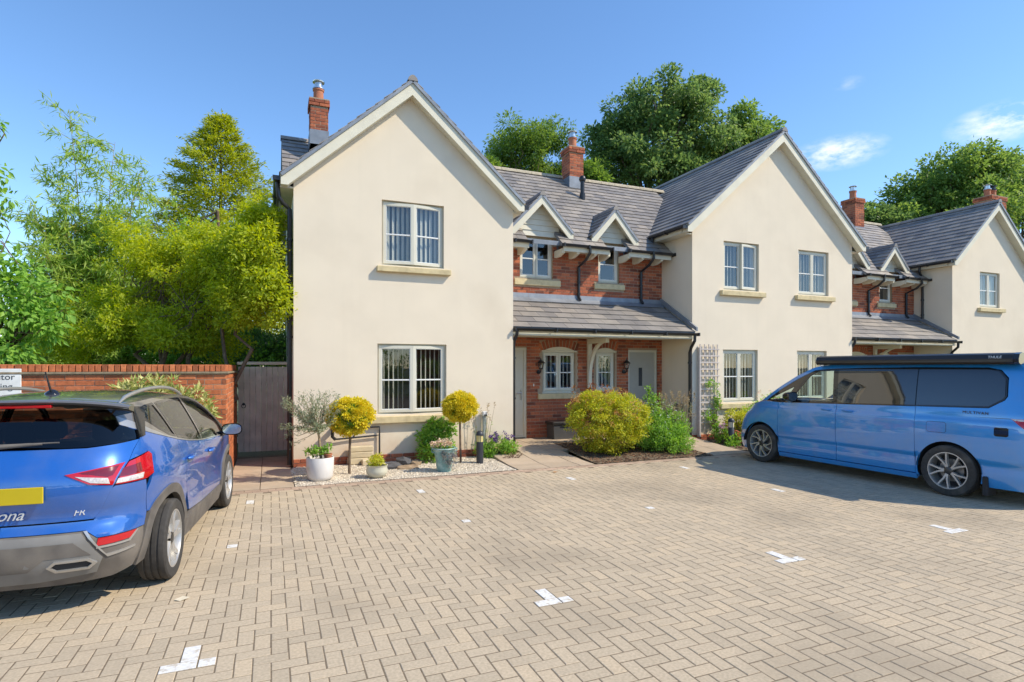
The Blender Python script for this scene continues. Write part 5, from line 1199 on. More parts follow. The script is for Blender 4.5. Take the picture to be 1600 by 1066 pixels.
def car_wheel(root, x, y, side, R_, rim_r, w, spokes, steer=0, twist=0):
    """axis along y; side -1 = right face outward"""
    M = Matrix.Translation((x, y, R_)) @ Matrix.Rotation(math.radians(steer), 4, 'Z') @ Matrix.Rotation(PI / 2 if side < 0 else -PI / 2, 4, 'X')
    # in this frame +z points outward
    M = Matrix.Translation((x, y, R_)) @ Matrix.Rotation(math.radians(steer), 4, 'Z') @ Matrix.Rotation(PI / 2 * (1 if side < 0 else -1), 4, 'X')
    T3, c = M.to_3x3().to_4x4(), M.translation; h = w / 2
    wh = MB().lathe([(0, -.02), (rim_r * .62, -.02), (rim_r * .62, .0), (0, .0)], c, 28, T3).build('wheel', C_disc, root, smooth=35)
    prof = [(rim_r * .97, -h * .92), (R_ * .93, -h), (R_ * .985, -h * .88), (R_, -h * .7)]
    for gz_ in (-.45, 0, .45): prof += [(R_, h * (gz_ - .09)), (R_ - .008, h * (gz_ - .075)), (R_ - .008, h * (gz_ + .075)), (R_, h * (gz_ + .09))]
    prof += [(R_, h * .7), (R_ * .985, h * .88), (R_ * .95, h * .98), (R_ * .86, h * 1.02), (rim_r * 1.03, h * .96), (rim_r * .99, h * .86)]
    MB().lathe(prof, c, 56, T3).build('tyre', C_tyre, wh, smooth=30)
    rb = MB().lathe([(rim_r * 1.0, h * .84), (rim_r * 1.015, h * .93), (rim_r * .965, h * .93), (rim_r * .93, h * .7), (rim_r * .9, -h * .8)], c, 48, T3)
    rb.build('rim', C_alloy, wh, smooth=30)
    n, wid, pair = spokes
    sp = MB()
    for i in range(n):
        for sgn in ((-1, 1) if pair else (0,)):
            a = 2 * PI * i / n; da = sgn * pair; r0, r1 = rim_r * .16, rim_r * .955
            def pt(r, off, z, aa=a, dd=da): 
                ang = aa + dd * (r / rim_r) ** .8 + twist * (r / rim_r); return M @ V(r * math.cos(ang) - off * math.sin(ang), r * math.sin(ang) + off * math.cos(ang), z)
            ring_ = []
            for (r, ww, z0, z1) in ((r0, wid * 1.25, h * .45, h * .74), (rim_r * .5, wid * .95, h * .5, h * .80), (r1, wid * .9, h * .55, h * .87)):
                ring_ += [pt(r, -ww, z0), pt(r, -ww * .7, z1), pt(r, ww * .7, z1), pt(r, ww, z0)]
            sp.add(ring_, [(k * 4 + j, k * 4 + (j + 1) % 4, k * 4 + 4 + (j + 1) % 4, k * 4 + 4 + j) for k in (0, 1) for j in range(4)] + [(0, 1, 2, 3), (8, 9, 10, 11)])
    sp.build('spokes', C_alloy, wh)
    hb = MB().lathe([(rim_r * .23, h * .4), (rim_r * .23, h * .72), (rim_r * .17, h * .78), (rim_r * .15, h * .80), (0, h * .81)], c, 24, T3)
    hb.build('hub_cap', C_alloyd, wh, smooth=35)
    for i in range(5):
        a = 2 * PI * (i + .5) / 5; MB().lathe([(.011, h * .6), (.011, h * .76), (0, h * .765)], c + T3.to_3x3() @ V(rim_r * .19 * math.cos(a), rim_r * .19 * math.sin(a), 0), 8, T3).build('wheel_bolt', C_gloss, wh)
    MB().lathe([(rim_r * .92, -h * .5), (0, -h * .5)], c, 28, T3).build('brake_shield', C_int, wh)
    return wh
def liner(root, x, y, r, z, w, name='arch_liner'):
    mb = MB(); n = 20; pts = []
    for yy in (y - w / 2, y + w / 2):
        for i in range(n + 1): t = math.radians(2 + 176 * i / n); pts.append(V(x + r * math.cos(t), yy, z + r * math.sin(t)))
    k = n + 1; mb.add(pts, [(i, i + 1, i + 1 + k, i + k) for i in range(n)])
    i0 = 0 if y < 0 else k; inner = [i + (k if y < 0 else 0) for i in range(k)]; mb.add([pts[i] for i in inner], [tuple(range(k))])
    return mb.build(name, C_int, root)
def top_sheet(name, W, zt, x0, x1, crown, m, root, nx=20, ny=20, ex=2.6, wscale=1.0, bowf=0):
    pts = []; fs = []
    for i in range(nx + 1):
        x = x0 + (x1 - x0) * i / nx; z = zt(x); t = W.at(('x', x, z))[0]; yw = -W.P(t, z).y * wscale
        for j in range(ny + 1):
            q = -1 + 2 * j / ny; q = math.sin(q * PI / 2); pts.append(V(x + bowf * (1 - q * q), q * yw, z + crown * (1 - abs(q) ** ex)))
    for i in range(nx):
        for j in range(ny): a = i * (ny + 1) + j; fs.append((a, a + 1, a + ny + 2, a + ny + 1))
    o = MB().add(pts, fs).build(name, m, root, smooth=60)
    return o
def seat(root, x, y, z=.45, w=.5, m=None, lean=.2):
    s = MB().bbox(x - .25, x + .27, y - w / 2, y + w / 2, z - .12, z + .1, .05).bbox(-.06, .06, -w / 2, w / 2, 0, .60, .05, Matrix.Translation((x - .27, y, z + .02)) @ Matrix.Rotation(-lean, 4, 'Y')).bbox(-.05, .05, -.14, .14, .63, .82, .045, Matrix.Translation((x - .27, y, z + .02)) @ Matrix.Rotation(-lean, 4, 'Y'))
    return s.build('seat', m or C_seat, root)
# ------------------------------------------------------------------ the blue hatchback
def hatchback():
    R = thing('parked_car', 'deep blue hatchback with grey roof parked by the brick wall', 'car')
    ky = lerp_table([(.16, .92), (.30, .955), (.45, .975), (.58, .970), (.70, .980), (.82, .996), (.90, 1.0), (.945, .996), (1.0, .975), (1.10, .948), (1.17, .918), (1.25, .878), (1.35, .826), (1.44, .772), (1.50, .72), (1.56, .62)])
    rs = lerp_table([(.2, .10), (.30, .045), (.40, .0), (.53, -.012), (.585, .0), (.64, .035), (.72, .045), (.79, .022), (.88, .008), (.985, .02), (1.03, .04), (1.10, .075), (1.18, .135), (1.30, .225), (1.43, .335), (1.52, .41)])
    fs = lerp_table([(.2, -.08), (.4, 0), (.6, -.03), (.75, -.1), (.9, -.25), (1.0, -.4), (1.5, -.5)])
    W = Wrap([(-.76, 0), (-.755, .2), (-.735, .4), (-.70, .54), (-.635, .655), (-.52, .74), (-.34, .80), (-.1, .845), (.3, .872), (.9, .885), (1.6, .885), (2.2, .882), (2.6, .872), (2.95, .82), (3.18, .70), (3.32, .48), (3.38, .25), (3.39, 0)], ky, rs, fs, .9, 2.2)
    zt = lerp_table([(-.40, 1.44), (-.2, 1.462), (.2, 1.482), (.6, 1.487), (1.0, 1.475), (1.3, 1.447), (1.55, 1.395), (1.8, 1.29), (2.1, 1.12), (2.42, .965), (2.7, .935), (3.0, .865), (3.2, .78), (3.34, .66)])
    RW, FW, AR = (0, .325), (2.566, .325), .385
    lowline = [(-.37, 1.312), (-.30, 1.275), (-.08, 1.205), (.12, 1.155), (.30, 1.115), (.6, 1.066), (.9, 1.030), (1.09, 1.012), (1.5, .985), (2.0, .955), (2.38, .935)]
    upline = [(-.335, 1.375), (-.29, 1.345), (-.10, 1.245), (.06, 1.185), (.30, 1.128), (.6, 1.078), (.9, 1.042), (1.09, 1.024), (1.5, .997), (2.0, .967), (2.38, .945)]
    low = lambda a, b: [('x', x, z) for x, z in lowline if a < x < b]
    zl = lambda x: float(np.interp(x, [p[0] for p in lowline], [p[1] for p in lowline])); zu = lambda x: float(np.interp(x, [p[0] for p in upline], [p[1] for p in upline]))
    q_gl = [('x', -.12, 1.40), ('x', .02, 1.425), ('x', .17, 1.435), ('x', .285, 1.15), ('x', .16, 1.185), ('x', .02, 1.25), ('x', -.10, 1.335)]
    r_gl = [('x', .225, 1.437), ('x', .6, 1.448), ('x', .94, 1.440), ('x', 1.045, 1.045), ('x', .8, 1.063), ('x', .55, 1.10), ('x', .335, 1.140)]
    f_gl = [('x', 1.02, 1.435), ('x', 1.28, 1.410), ('x', 1.5, 1.365), ('x', 1.75, 1.265), ('x', 2.0, 1.125), ('x', 2.2, .99), ('x', 2.2, .972), ('x', 1.6, .998), ('x', 1.12, 1.028)]
    gate = [('y', .70, 1.195), ('y', .69, 1.06), ('y', .63, .89), ('y', .545, .70), ('y', .515, .675)]
    mir = lambda L: [(k, -v, z) for k, v, z in reversed(L)]
    lamp_o = [('y', .688, 1.052), ('x', -.30, 1.095), ('x', -.275, 1.07), ('x', -.33, .93), ('x', -.42, .905), ('y', .640, .905)]
    lamp_i = [('y', .36, 1.00), ('y', .672, 1.052), ('y', .628, .905), ('y', .50, .925)]
    for sd in (1, -1):
        k = 'right' if sd > 0 else 'left'
        rear_edge = [('x', .30, zl(.30)), ('x', .33, .98), ('x', .40, .80), ('x', .50, .62), ('x', .56, .43)]
        panel(W, 'rear_door', [('x', 1.09, zl(1.09)), ('x', .9, zl(.9)), ('x', .6, zl(.6))] + rear_edge + [('x', 1.09, .40)], C_blue, R, side=sd)
        panel(W, 'front_door', [('x', 2.10, zl(2.1)), ('x', 1.5, zl(1.5)), ('x', 1.09, zl(1.09)), ('x', 1.09, .40), ('x', 2.06, .38), ('x', 2.13, .6)], C_blue, R, side=sd)
        panel(W, 'front_wing', [('x', 2.13, .60), ('x', 2.08, .42)] + arc(*FW, AR, 168, 20, 18) + [('x', 2.96, .55), ('f', .62, .62), ('f', .62, .70), ('x', 3.10, .80), ('x', 2.8, .895), ('x', 2.38, .93), ('x', 2.10, zl(2.1))], C_blue, R, side=sd)
        panel(W, 'rear_quarter', [('x', .30, zl(.30))] + [('x', x, z) for x, z in reversed(lowline) if -.36 < x < .29] + [('x', -.37, 1.312), ('y', .655, 1.315)] + gate[:2] + lamp_o[1:4] + [('x', -.40, .80), ('x', -.36, .64)] + arc(*RW, AR, 128, 14, 16) + list(reversed(rear_edge))[1:-1], C_blue, R, side=sd)
        panel(W, 'silver_strip', [('x', x, z) for x, z in lowline] + [('x', x, z) for x, z in reversed(upline)], C_silver, R, side=sd, off=.003, gap=.0005)
        fr_ = panel(W, 'window_surround', [('x', x, z) for x, z in upline] + [('x', x, zt(x)) for x in (2.36, 2.1, 1.8, 1.55, 1.3, 1.0, .6, .2, -.2, -.38)] + [('y', .635, 1.40)], C_roof, R, holes=[q_gl, r_gl, f_gl], side=sd, gap=.0, hgap=.0)
        panel(W, 'inner_lining', [('x', x, z - .5) for x, z in upline] + [('x', x, zt(x) - .01) for x in (2.36, 2.1, 1.8, 1.55, 1.3, 1.0, .6, .2, -.2, -.36)] + [('y', .66, 1.38), ('y', .70, 1.0)], C_int, R, off=-.03, gap=.01, holes=[q_gl, r_gl, f_gl], side=sd, skirt=.004, step=.09)
        for gl, nm in ((q_gl, 'quarter_window'), (r_gl, 'rear_door_window'), (f_gl, 'front_door_window')):
            panel(W, 'window_seal', None, C_gloss, R, side=sd, off=.002, gap=0, flat2d=inset(W.poly(gl), -.014), holes=[gl], hgap=-.008)
            panel(W, nm, None, C_tint, R, side=sd, off=-.004, gap=0, skirt=.001, flat2d=inset(W.poly(gl), -.004))
        panel(W, 'tail_lamp', lamp_o, C_red, R, side=sd, off=.008, skirt=.04)
        tl = panel(W, 'lamp_inner', [('y', .668, 1.012), ('x', -.43, 1.03), ('x', -.45, .965), ('y', .655, .957)], C_redd, R, side=sd, off=.0095, gap=0, skirt=.004, step=.03)
        panel(W, 'reversing_lens', [('y', .652, .947), ('x', -.44, .955), ('x', -.46, .918), ('y', .642, .915)], C_clear, R, side=sd, off=.010, gap=0, skirt=.004, step=.03)
        panel(W, 'tail_lamp', lamp_i, C_red, R, side=sd, off=.008, skirt=.04)
        panel(W, 'reversing_lens', [('y', .42, .985), ('y', .60, .958), ('y', .612, .918), ('y', .51, .936)], C_clear, R, side=sd, off=.010, gap=0, skirt=.004, step=.03)
        panel(W, 'lamp_inner', [('y', .44, 1.004), ('y', .645, 1.034), ('y', .624, .975), ('y', .60, .968)], C_redd, R, side=sd, off=.0095, gap=0, skirt=.004, step=.03)
        panel(W, 'arch_trim', arc(*RW, .455, 188, -8, 30) + arc(*RW, .378, -8, 186, 30), C_clad, R, side=sd, off=.013, gap=0, step=.03, skirt=.05)
        panel(W, 'arch_trim', arc(*FW, .455, 188, -4, 30) + arc(*FW, .378, -4, 186, 30), C_clad, R, side=sd, off=.013, gap=0, step=.03, skirt=.05)
        panel(W, 'sill_cladding', [('x', .44, .20), ('x', 2.14, .20), ('x', 2.12, .34), ('x', 2.05, .375), ('x', .62, .405), ('x', .45, .36)], C_clad, R, side=sd, off=.010, gap=0, skirt=.04)
        panel(W, 'reflector', [('y', .555, .545), ('y', .545, .492), ('x', -.56, .50), ('x', -.50, .545)], C_red, R, side=sd, off=.008, gap=0, skirt=.02, step=.03)
        panel(W, 'bumper_trim', [('y', .545, .488), ('x', -.57, .492), ('x', -.50, .545), ('x', -.485, .545), ('x', -.56, .478), ('y', .545, .474)], C_silver, R, side=sd, off=.009, gap=0, skirt=.02, step=.03)
        panel(W, 'bumper_blade', [('y', .60, .405), ('x', -.52, .425), ('x', -.515, .437), ('y', .595, .425), ('y', .49, .60), ('y', .47, .60)], C_silver, R, side=sd, off=.010, gap=0, skirt=.02, step=.03)
        ex = [('y', .27, .385), ('y', .315, .42), ('y', .50, .42), ('y', .545, .385), ('y', .50, .345), ('y', .315, .345)]
        exi = [('y', .295, .385), ('y', .325, .407), ('y', .49, .407), ('y', .52, .385), ('y', .49, .358), ('y', .325, .358)]
        panel(W, 'exhaust_trim', ex, C_silver, R, side=sd, off=.022, gap=0, skirt=.03, step=.03, holes=[exi])
        panel(W, 'exhaust_mouth', exi, C_int, R, side=sd, off=.010, gap=0, skirt=.002, step=.05)
        panel(W, 'window_fin', [('y', .60, 1.43), ('y', .645, 1.42), ('y', .712, 1.21), ('y', .695, 1.20)], C_gloss, R, side=sd, off=.012, gap=0, skirt=.03, step=.03)
        ys = -sd
        # door handles, mirror, roof rail
        for hx, hz in ((.50, .925), (1.35, .875)):
            c = W.P(W.at(('x', hx, hz))[0] * sd, hz)
            pts = [c + V(-.09, ys * .004, 0), c + V(-.075, ys * .028, .003), c + V(0, ys * .034, .006), c + V(.075, ys * .028, .006), c + V(.09, ys * .004, .004)]
            MB().tube(pts, [.012, .017, .017, .017, .012], 10).build('door_handle', C_blue, R, smooth=50)
        mx, my, mz = 2.0, ys * .985, 1.03
        mm = MB(); n1, n2 = 12, 16; vs_ = []
        for i in range(n1 + 1):
            u = i / n1; xx = mx - .07 + .17 * u; f = (1 - u ** 2.2) ** .5 if u < 1 else 0
            for j in range(n2):
                t = 2 * PI * j / n2; c_, s_ = math.cos(t), math.sin(t); e = .7
                vs_.append(V(xx, my + .11 * f * math.copysign(abs(c_) ** e, c_) + ys * .02 * (1 - u), mz + .068 * f * math.copysign(abs(s_) ** e, s_)))
        mm.add(vs_, [(i * n2 + j, i * n2 + (j + 1) % n2, (i + 1) * n2 + (j + 1) % n2, (i + 1) * n2 + j) for i in range(n1) for j in range(n2)])
        mo = mm.build('door_mirror', C_gloss, R, smooth=60)
        MB().add([V(mx - .066, my + ys * .02 + .098 * math.copysign(abs(math.cos(t)) ** .7, math.cos(t)), mz + .058 * math.copysign(abs(math.sin(t)) ** .7, math.sin(t))) for t in [2 * PI * j / 24 for j in range(24)]], [tuple(range(24))]).build('mirror_glass', C_chrome, mo)
        MB().tube([(mx + .02, my - ys * .08, mz - .05), (mx + .06, my - ys * .20, mz - .085)], [.035, .03], 10).build('mirror_arm', C_gloss, mo, smooth=50)
        rl_ = []; y0 = ys * .575
        for i in range(17):
            u = i / 16; xx = -.34 + 1.98 * u; rl_.append(V(xx, y0 - ys * .03 * (u - .4) ** 2, zt(xx) + .026 + .056 * math.sin(PI * min(max(u * 1.0, .0), 1)) ** .45 * (1 - .15 * u)))
        MB().tube(rl_, [.007] + [.0155] * 15 + [.007], 10).build('roof_rail', C_silver, R, smooth=50)
        for (wx, st_) in ((0, 0), (2.566, 0)): car_wheel(R, wx, ys * .775, -sd, .325, .232, .205, (5, .021, .20), st_, .22)
        for wx in (0, 2.566): liner(R, wx, ys * .60, .38, .325, .18)
    # tailgate, rear glass, bumper
    panel(W, 'tailgate', [('y', 0, 1.175), ('y', .45, 1.170), ('y', .60, 1.182)] + gate + [('y', 0, .675)] + mir(gate) + [('y', -.60, 1.182), ('y', -.45, 1.170)], C_blue, R, holes=[lamp_i, mir(lamp_i)], step=.045)
    panel(W, 'rear_window', [('y', 0, 1.178), ('y', .45, 1.173), ('y', .60, 1.185), ('y', .70, 1.20), ('y', .63, 1.43), ('y', 0, 1.44), ('y', -.63, 1.43), ('y', -.70, 1.20), ('y', -.60, 1.185), ('y', -.45, 1.173)], C_tintd, R, off=-.002, skirt=.004)
    bl = [('y', .48, .605), ('y', .55, .548), ('x', -.50, .548), ('x', -.42, .565)]
    for sd in (1, -1):
        panel(W, 'rear_bumper', [('y', 0, .668), ('y', .515, .668), ('y', .56, .74), ('y', .625, .885), ('y', .640, .90), ('x', -.42, .90), ('x', -.40, .80), ('x', -.365, .645), ('x', -.41, .550), ('x', -.50, .548), ('y', .55, .548), ('y', .48, .605), ('y', 0, .605)], C_blue, R, side=sd, gap=.0015)
        panel(W, 'bumper_skirt', [('y', 0, .602), ('y', .478, .602), ('y', .55, .545), ('x', -.50, .545), ('x', -.42, .545), ('x', -.44, .36), ('x', -.47, .27), ('y', .60, .235), ('y', .3, .225), ('y', 0, .225)], C_clad, R, side=sd, gap=.0)
    M_diff = mat('grey_diffuser', (.20, .19, .175), .55, var=.12, scale=8)
    panel(W, 'diffuser', [('y', -.46, .59), ('y', .46, .59), ('y', .575, .405), ('y', .53, .30), ('y', .20, .27), ('y', -.20, .27), ('y', -.53, .30), ('y', -.575, .405)], M_diff, R, off=.008, gap=0, skirt=.02)
    panel(W, 'diffuser_recess', [('y', -.42, .535), ('y', .42, .535), ('y', .515, .44), ('y', .26, .44), ('y', .16, .36), ('y', -.16, .36), ('y', -.26, .44), ('y', -.515, .44)], C_clad, R, off=.0105, gap=0, skirt=.004)
    # number plate left blank, badges
    pl = MB().bbox(-.775, -.762, -.26, .26, .825, .937, .003).build('number_plate', C_plate, R)
    text('Arona', (-.738, .0, .715), .105, C_badge, R, rot=(PI / 2, 0, -PI / 2), ext=.002, name='badge', align='CENTER', shear=.45)
    text('FR', (-.694, -.405, .712), .062, C_badge, R, rot=(PI / 2, 0, -PI / 2 + .24), ext=.003, name='badge', shear=.3)
    # roof, spoiler, windscreen, bonnet
    top_sheet('roof', W, zt, -.40, 1.60, .062, C_roof, R, 30, 24)
    top_sheet('windscreen', W, zt, 1.605, 2.42, .055, C_tint, R, 14, 20, bowf=.10)
    top_sheet('bonnet', W, zt, 2.43, 3.33, .05, C_blue, R, 16, 20)
    sp = MB(); ny = 16; rows = []
    for j in range(ny + 1):
        q = -1 + 2 * j / ny; y_ = q * .665; dx_ = .085 * q * q; dz_ = -.055 * abs(q) ** 2.6
        rows.append([V(-.33 + dx_ * .2, y_, 1.512 + dz_), V(-.42 + dx_, y_, 1.518 + dz_), V(-.505 + dx_, y_, 1.512 + dz_), V(-.52 + dx_, y_, 1.500 + dz_), V(-.50 + dx_, y_, 1.482 + dz_), V(-.40 + dx_, y_, 1.462 + dz_), V(-.33 + dx_ * .2, y_, 1.47 + dz_)])
    sp.add([p for r in rows for p in r], [(j * 7 + i, j * 7 + (i + 1) % 7, (j + 1) * 7 + (i + 1) % 7, (j + 1) * 7 + i) for j in range(ny) for i in range(7)] + [tuple(range(7)), tuple(ny * 7 + i for i in range(7))])
    spo = sp.build('spoiler', C_roof, R, smooth=50)
    sl = MB()
    for j in range(ny): sl.add([rows[j][4] + V(0, 0, -.003), rows[j + 1][4] + V(0, 0, -.003), rows[j + 1][5] + V(0, 0, -.003), rows[j][5] + V(0, 0, -.003), rows[j][6] + V(0, 0, -.003), rows[j + 1][6] + V(0, 0, -.003)], [(0, 1, 2, 3), (3, 2, 5, 4)])
    sl.build('spoiler_underside', C_int, spo)
    MB().bbox(-.505, -.47, -.20, .20, 1.455, 1.478, .004).build('brake_light', C_red, spo)
    MB().tube([(.02, .0, 1.545), (-.0, .0, 1.56), (-.09, .0, 1.71)], [.012, .009, .0055], 8).lathe([(.055, 0), (.05, .012), (.02, .035), (0, .04)], (.03, 0, 1.535), 14).build('aerial', C_gloss, R, smooth=50)
    wp = W.P(0, 1.20); MB().tube([wp + V(-.02, .05, 0), wp + V(-.03, -.12, .012), wp + V(-.025, -.20, .014)], [.016, .012, .008], 8).tube([wp + V(-.022, .15, .012), wp + V(-.025, -.30, .02)], .006, 6).build('rear_wiper', C_clad, R, smooth=50)
    # front, simple but closed
    for sd in (1, -1):
        panel(W, 'front_bumper', [('f', 0, .24), ('f', 0, .66), ('f', .62, .66), ('f', .62, .62), ('x', 2.96, .55), ('x', 2.965, .36), ('x', 2.97, .24)], C_blue, R, side=sd)
        panel(W, 'headlamp', [('f', .35, .64), ('f', .40, .72), ('x', 3.08, .80), ('x', 3.12, .70), ('f', .6, .64)], C_clear, R, side=sd, off=.006)
        seat(R, .95 + .35, -sd * .36); 
    MB().bbox(.15, .30, -.56, .56, .45, 1.12, .06).bbox(.20, .28, -.42, -.20, 1.12, 1.30, .035).bbox(.20, .28, .20, .42, 1.12, 1.30, .035).build('rear_bench', C_seat, R)
    MB().box(-.45, 3.1, -.56, .56, .20, .42).box(-.42, .15, -.58, .58, .40, .80).box(2.2, 2.9, -.58, .58, .4, .85).build('underbody', C_int, R)
    MB().box(1.95, 2.35, -.68, .68, .6, .95).build('dashboard', C_int, R)
    return R
car = hatchback(); car.location = (-1.61, 5.623, 0); car.rotation_euler = (0, 0, math.radians(90 - 5.6))
# ------------------------------------------------------------------ the blue van with the roof awning
def van():
    R = thing('parked_van', 'mid blue people carrier van with black awning parked on the right', 'van')
    ky = lerp_table([(.12, .93), (.22, .962), (.36, .978), (.455, .974), (.50, .972), (.535, .988), (.70, .998), (.85, 1.0), (1.0, .995), (1.045, .985), (1.07, .975), (1.15, .965), (1.22, .948), (1.4, .902), (1.6, .845), (1.72, .802), (1.79, .755), (1.86, .66)])
    rs = lerp_table([(.2, .05), (.5, 0), (.9, .0), (1.1, .03), (1.4, .09), (1.8, .18)])
    fs = lerp_table([(.12, -.09), (.30, -.015), (.42, .0), (.6, -.03), (.75, -.09), (.88, -.19), (.98, -.30), (1.1, -.36), (1.9, -.5)])
    W = Wrap([(-1.10, 0), (-1.095, .4), (-1.07, .68), (-1.0, .85), (-.84, .935), (-.4, .965), (.5, .972), (1.6, .975), (2.4, .975), (2.95, .968), (3.3, .935), (3.6, .865), (3.84, .71), (3.97, .44), (4.03, 0)], ky, rs, fs, .2, 2.3)
    zt = lerp_table([(-1.0, 1.77), (-.7, 1.80), (.5, 1.815), (1.5, 1.81), (1.9, 1.79), (2.15, 1.745), (2.45, 1.60), (2.75, 1.41), (3.0, 1.235), (3.18, 1.125), (3.4, 1.075), (3.6, 1.015), (3.74, .945)])
    FW, RWc, AR, TR = (3.124, .345), (0, .345), .395, .345
    belt = lambda x: 1.125 + (2.75 - x) * .030
    fdg = [('x', 2.46, 1.185), ('x', 2.44, 1.27), ('x', 2.20, 1.60), ('x', 2.06, 1.685), ('x', 1.78, 1.70), ('x', 1.70, 1.19)]
    tri = [('x', 2.98, 1.17), ('x', 2.62, 1.165), ('x', 2.46, 1.42)]
    rear_gl = [('x', .42, belt(.42) + .015), ('x', .455, 1.735), ('x', -.38, 1.73), ('x', -.52, 1.69), ('x', -.60, 1.60), ('x', -.62, 1.38), ('x', -.60, 1.34), ('x', -.46, belt(-.46) + .02)]
    sl_gl = [('x', 1.62, belt(1.62) + .015), ('x', 1.69, 1.71), ('x', 1.2, 1.725), ('x', .465, 1.735), ('x', .43, belt(.42) + .015)]
    band = [('x', 3.02, 1.145), ('x', 2.74, 1.135), ('x', 1.62, belt(1.62)), ('x', .42, belt(.42)), ('x', -.46, belt(-.46) + .005), ('x', -.61, 1.33), ('x', -.635, 1.38), ('x', -.615, 1.61), ('x', -.53, 1.705), ('x', -.38, 1.745), ('x', .455, 1.75), ('x', 1.2, 1.74), ('x', 1.9, 1.72), ('x', 2.12, 1.695), ('x', 2.42, 1.545), ('x', 2.72, 1.36)]
    for sd in (1, -1):
        ys = -sd
        panel(W, 'front_wing', [('f', .60, .20), ('x', 3.55, .20)] + arc(*FW, AR, -20, 196, 26) + [('x', 2.75, .24), ('x', 2.745, belt(2.75)), ('x', 3.05, 1.135), ('x', 3.18, 1.115), ('x', 3.4, 1.06), ('x', 3.60, 1.0), ('x', 3.72, .95), ('f', .60, .86)], C_van, R, side=sd)
        panel(W, 'headlamp', [('x', 3.66, .935), ('x', 3.72, .93), ('f', .56, .82), ('f', .36, .78), ('f', .36, .745), ('f', .60, .755), ('x', 3.66, .83)], C_clear, R, side=sd, off=.006, skirt=.03, step=.04)
        panel(W, 'front_door', [('x', 2.745, .25), ('x', 2.745, belt(2.75)), ('x', 1.625, belt(1.62)), ('x', 1.625, .25)], C_van, R, side=sd, step=(.06, .035), gap=.0035)
        panel(W, 'sliding_door', [('x', 1.625, .25), ('x', 1.625, belt(1.62)), ('x', .42, belt(.42)), ('x', .415, .25)], C_van, R, side=sd, step=(.06, .035), gap=.0035)
        panel(W, 'rear_quarter', [('x', .415, .25), ('x', .42, belt(.42)), ('x', -.46, belt(-.46)), ('x', -.62, 1.33), ('x', -.645, 1.38), ('x', -.625, 1.615), ('x', -.535, 1.715), ('x', -.38, 1.75), ('x', -.38, 1.79), ('x', -.7, 1.79), ('x', -.86, 1.78), ('x', -.93, 1.3), ('x', -.96, 1.08), ('x', -.97, .20), ('x', -.44, .20)] + arc(*RWc, AR, 196, -20, 26), C_van, R, side=sd)
        panel(W, 'roof_side', [('x', -.38, 1.75), ('x', .455, 1.755), ('x', 1.2, 1.745), ('x', 1.9, 1.725), ('x', 2.12, 1.70), ('x', 2.42, 1.55), ('x', 2.72, 1.365), ('x', 3.03, 1.145), ('x', 3.16, 1.13)] + [('x', x, zt(x)) for x in (3.0, 2.75, 2.45, 2.15, 1.9, 1.5, .5, -.38)], C_van, R, side=sd, gap=.001)
        panel(W, 'pillar_trim', band, C_gloss, R, side=sd, off=-.003, gap=0, holes=[fdg, tri], step=.05)
        panel(W, 'front_door_window', fdg, C_clearg, R, side=sd, off=-.004, gap=0, skirt=.001)
        panel(W, 'quarter_light', tri, C_clearg, R, side=sd, off=-.004, gap=0, skirt=.001)
        panel(W, 'sliding_door_window', sl_gl, C_priv, R, side=sd, off=.006, gap=.002, skirt=.010, step=.05)
        panel(W, 'rear_side_window', rear_gl, C_priv, R, side=sd, off=.006, gap=.002, skirt=.010, step=.05)
        panel(W, 'sill', [('x', -.40, .17), ('x', -.40, .245), ('x', -.35, .245)] if False else [('x', .40, .175), ('x', .40, .243), ('x', 2.73, .243), ('x', 2.73, .175)], C_van, R, side=sd, off=.012, gap=0, skirt=.05)
        panel(W, 'door_rail', [('x', .405, 1.082), ('x', .405, 1.068), ('x', -.70, 1.092), ('x', -.70, 1.106)], C_gloss, R, side=sd, off=.0015, gap=0, skirt=.004)
        panel(W, 'rear_body_corner', [('x', -.96, 1.08), ('x', -.97, .2), ('y', .6, .2), ('y', .6, 1.08)], C_van, R, side=sd)
        panel(W, 'tail_lamp', [('x', -.70, 1.105), ('x', -.92, 1.105), ('y', .55, 1.10), ('y', .55, .99), ('x', -.94, .955), ('x', -.86, .965)], C_red, R, side=sd, off=.008, skirt=.04, step=.04)
        panel(W, 'lamp_strip', [('x', -.71, 1.100), ('x', -.92, 1.100), ('x', -.92, 1.075), ('x', -.75, 1.078)], C_clear, R, side=sd, off=.010, gap=0, skirt=.004, step=.03)
        panel(W, 'power_socket', [('x', -.56, .985), ('x', -.54, .975), ('x', -.54, .885), ('x', -.56, .872), ('x', -.67, .872), ('x', -.69, .885), ('x', -.69, .975), ('x', -.67, .985)], C_gloss, R, side=sd, off=.006, gap=0, skirt=.01, step=.04) if sd < 0 else None
        fl = [('x', .24, 1.0), ('x', .26, .98), ('x', .26, .875), ('x', .23, .855), ('x', .03, .855), ('x', .01, .875), ('x', .01, .98), ('x', .03, 1.0)]
        if sd < 0:
            p2 = W.poly(fl); panel(W, 'fuel_flap_gap', None, C_int, R, side=sd, off=.0012, gap=0, skirt=.002, flat2d=p2, step=.05); panel(W, 'fuel_flap', None, C_van, R, side=sd, off=.0022, gap=0, skirt=.004, flat2d=inset(p2, .004), step=.05)
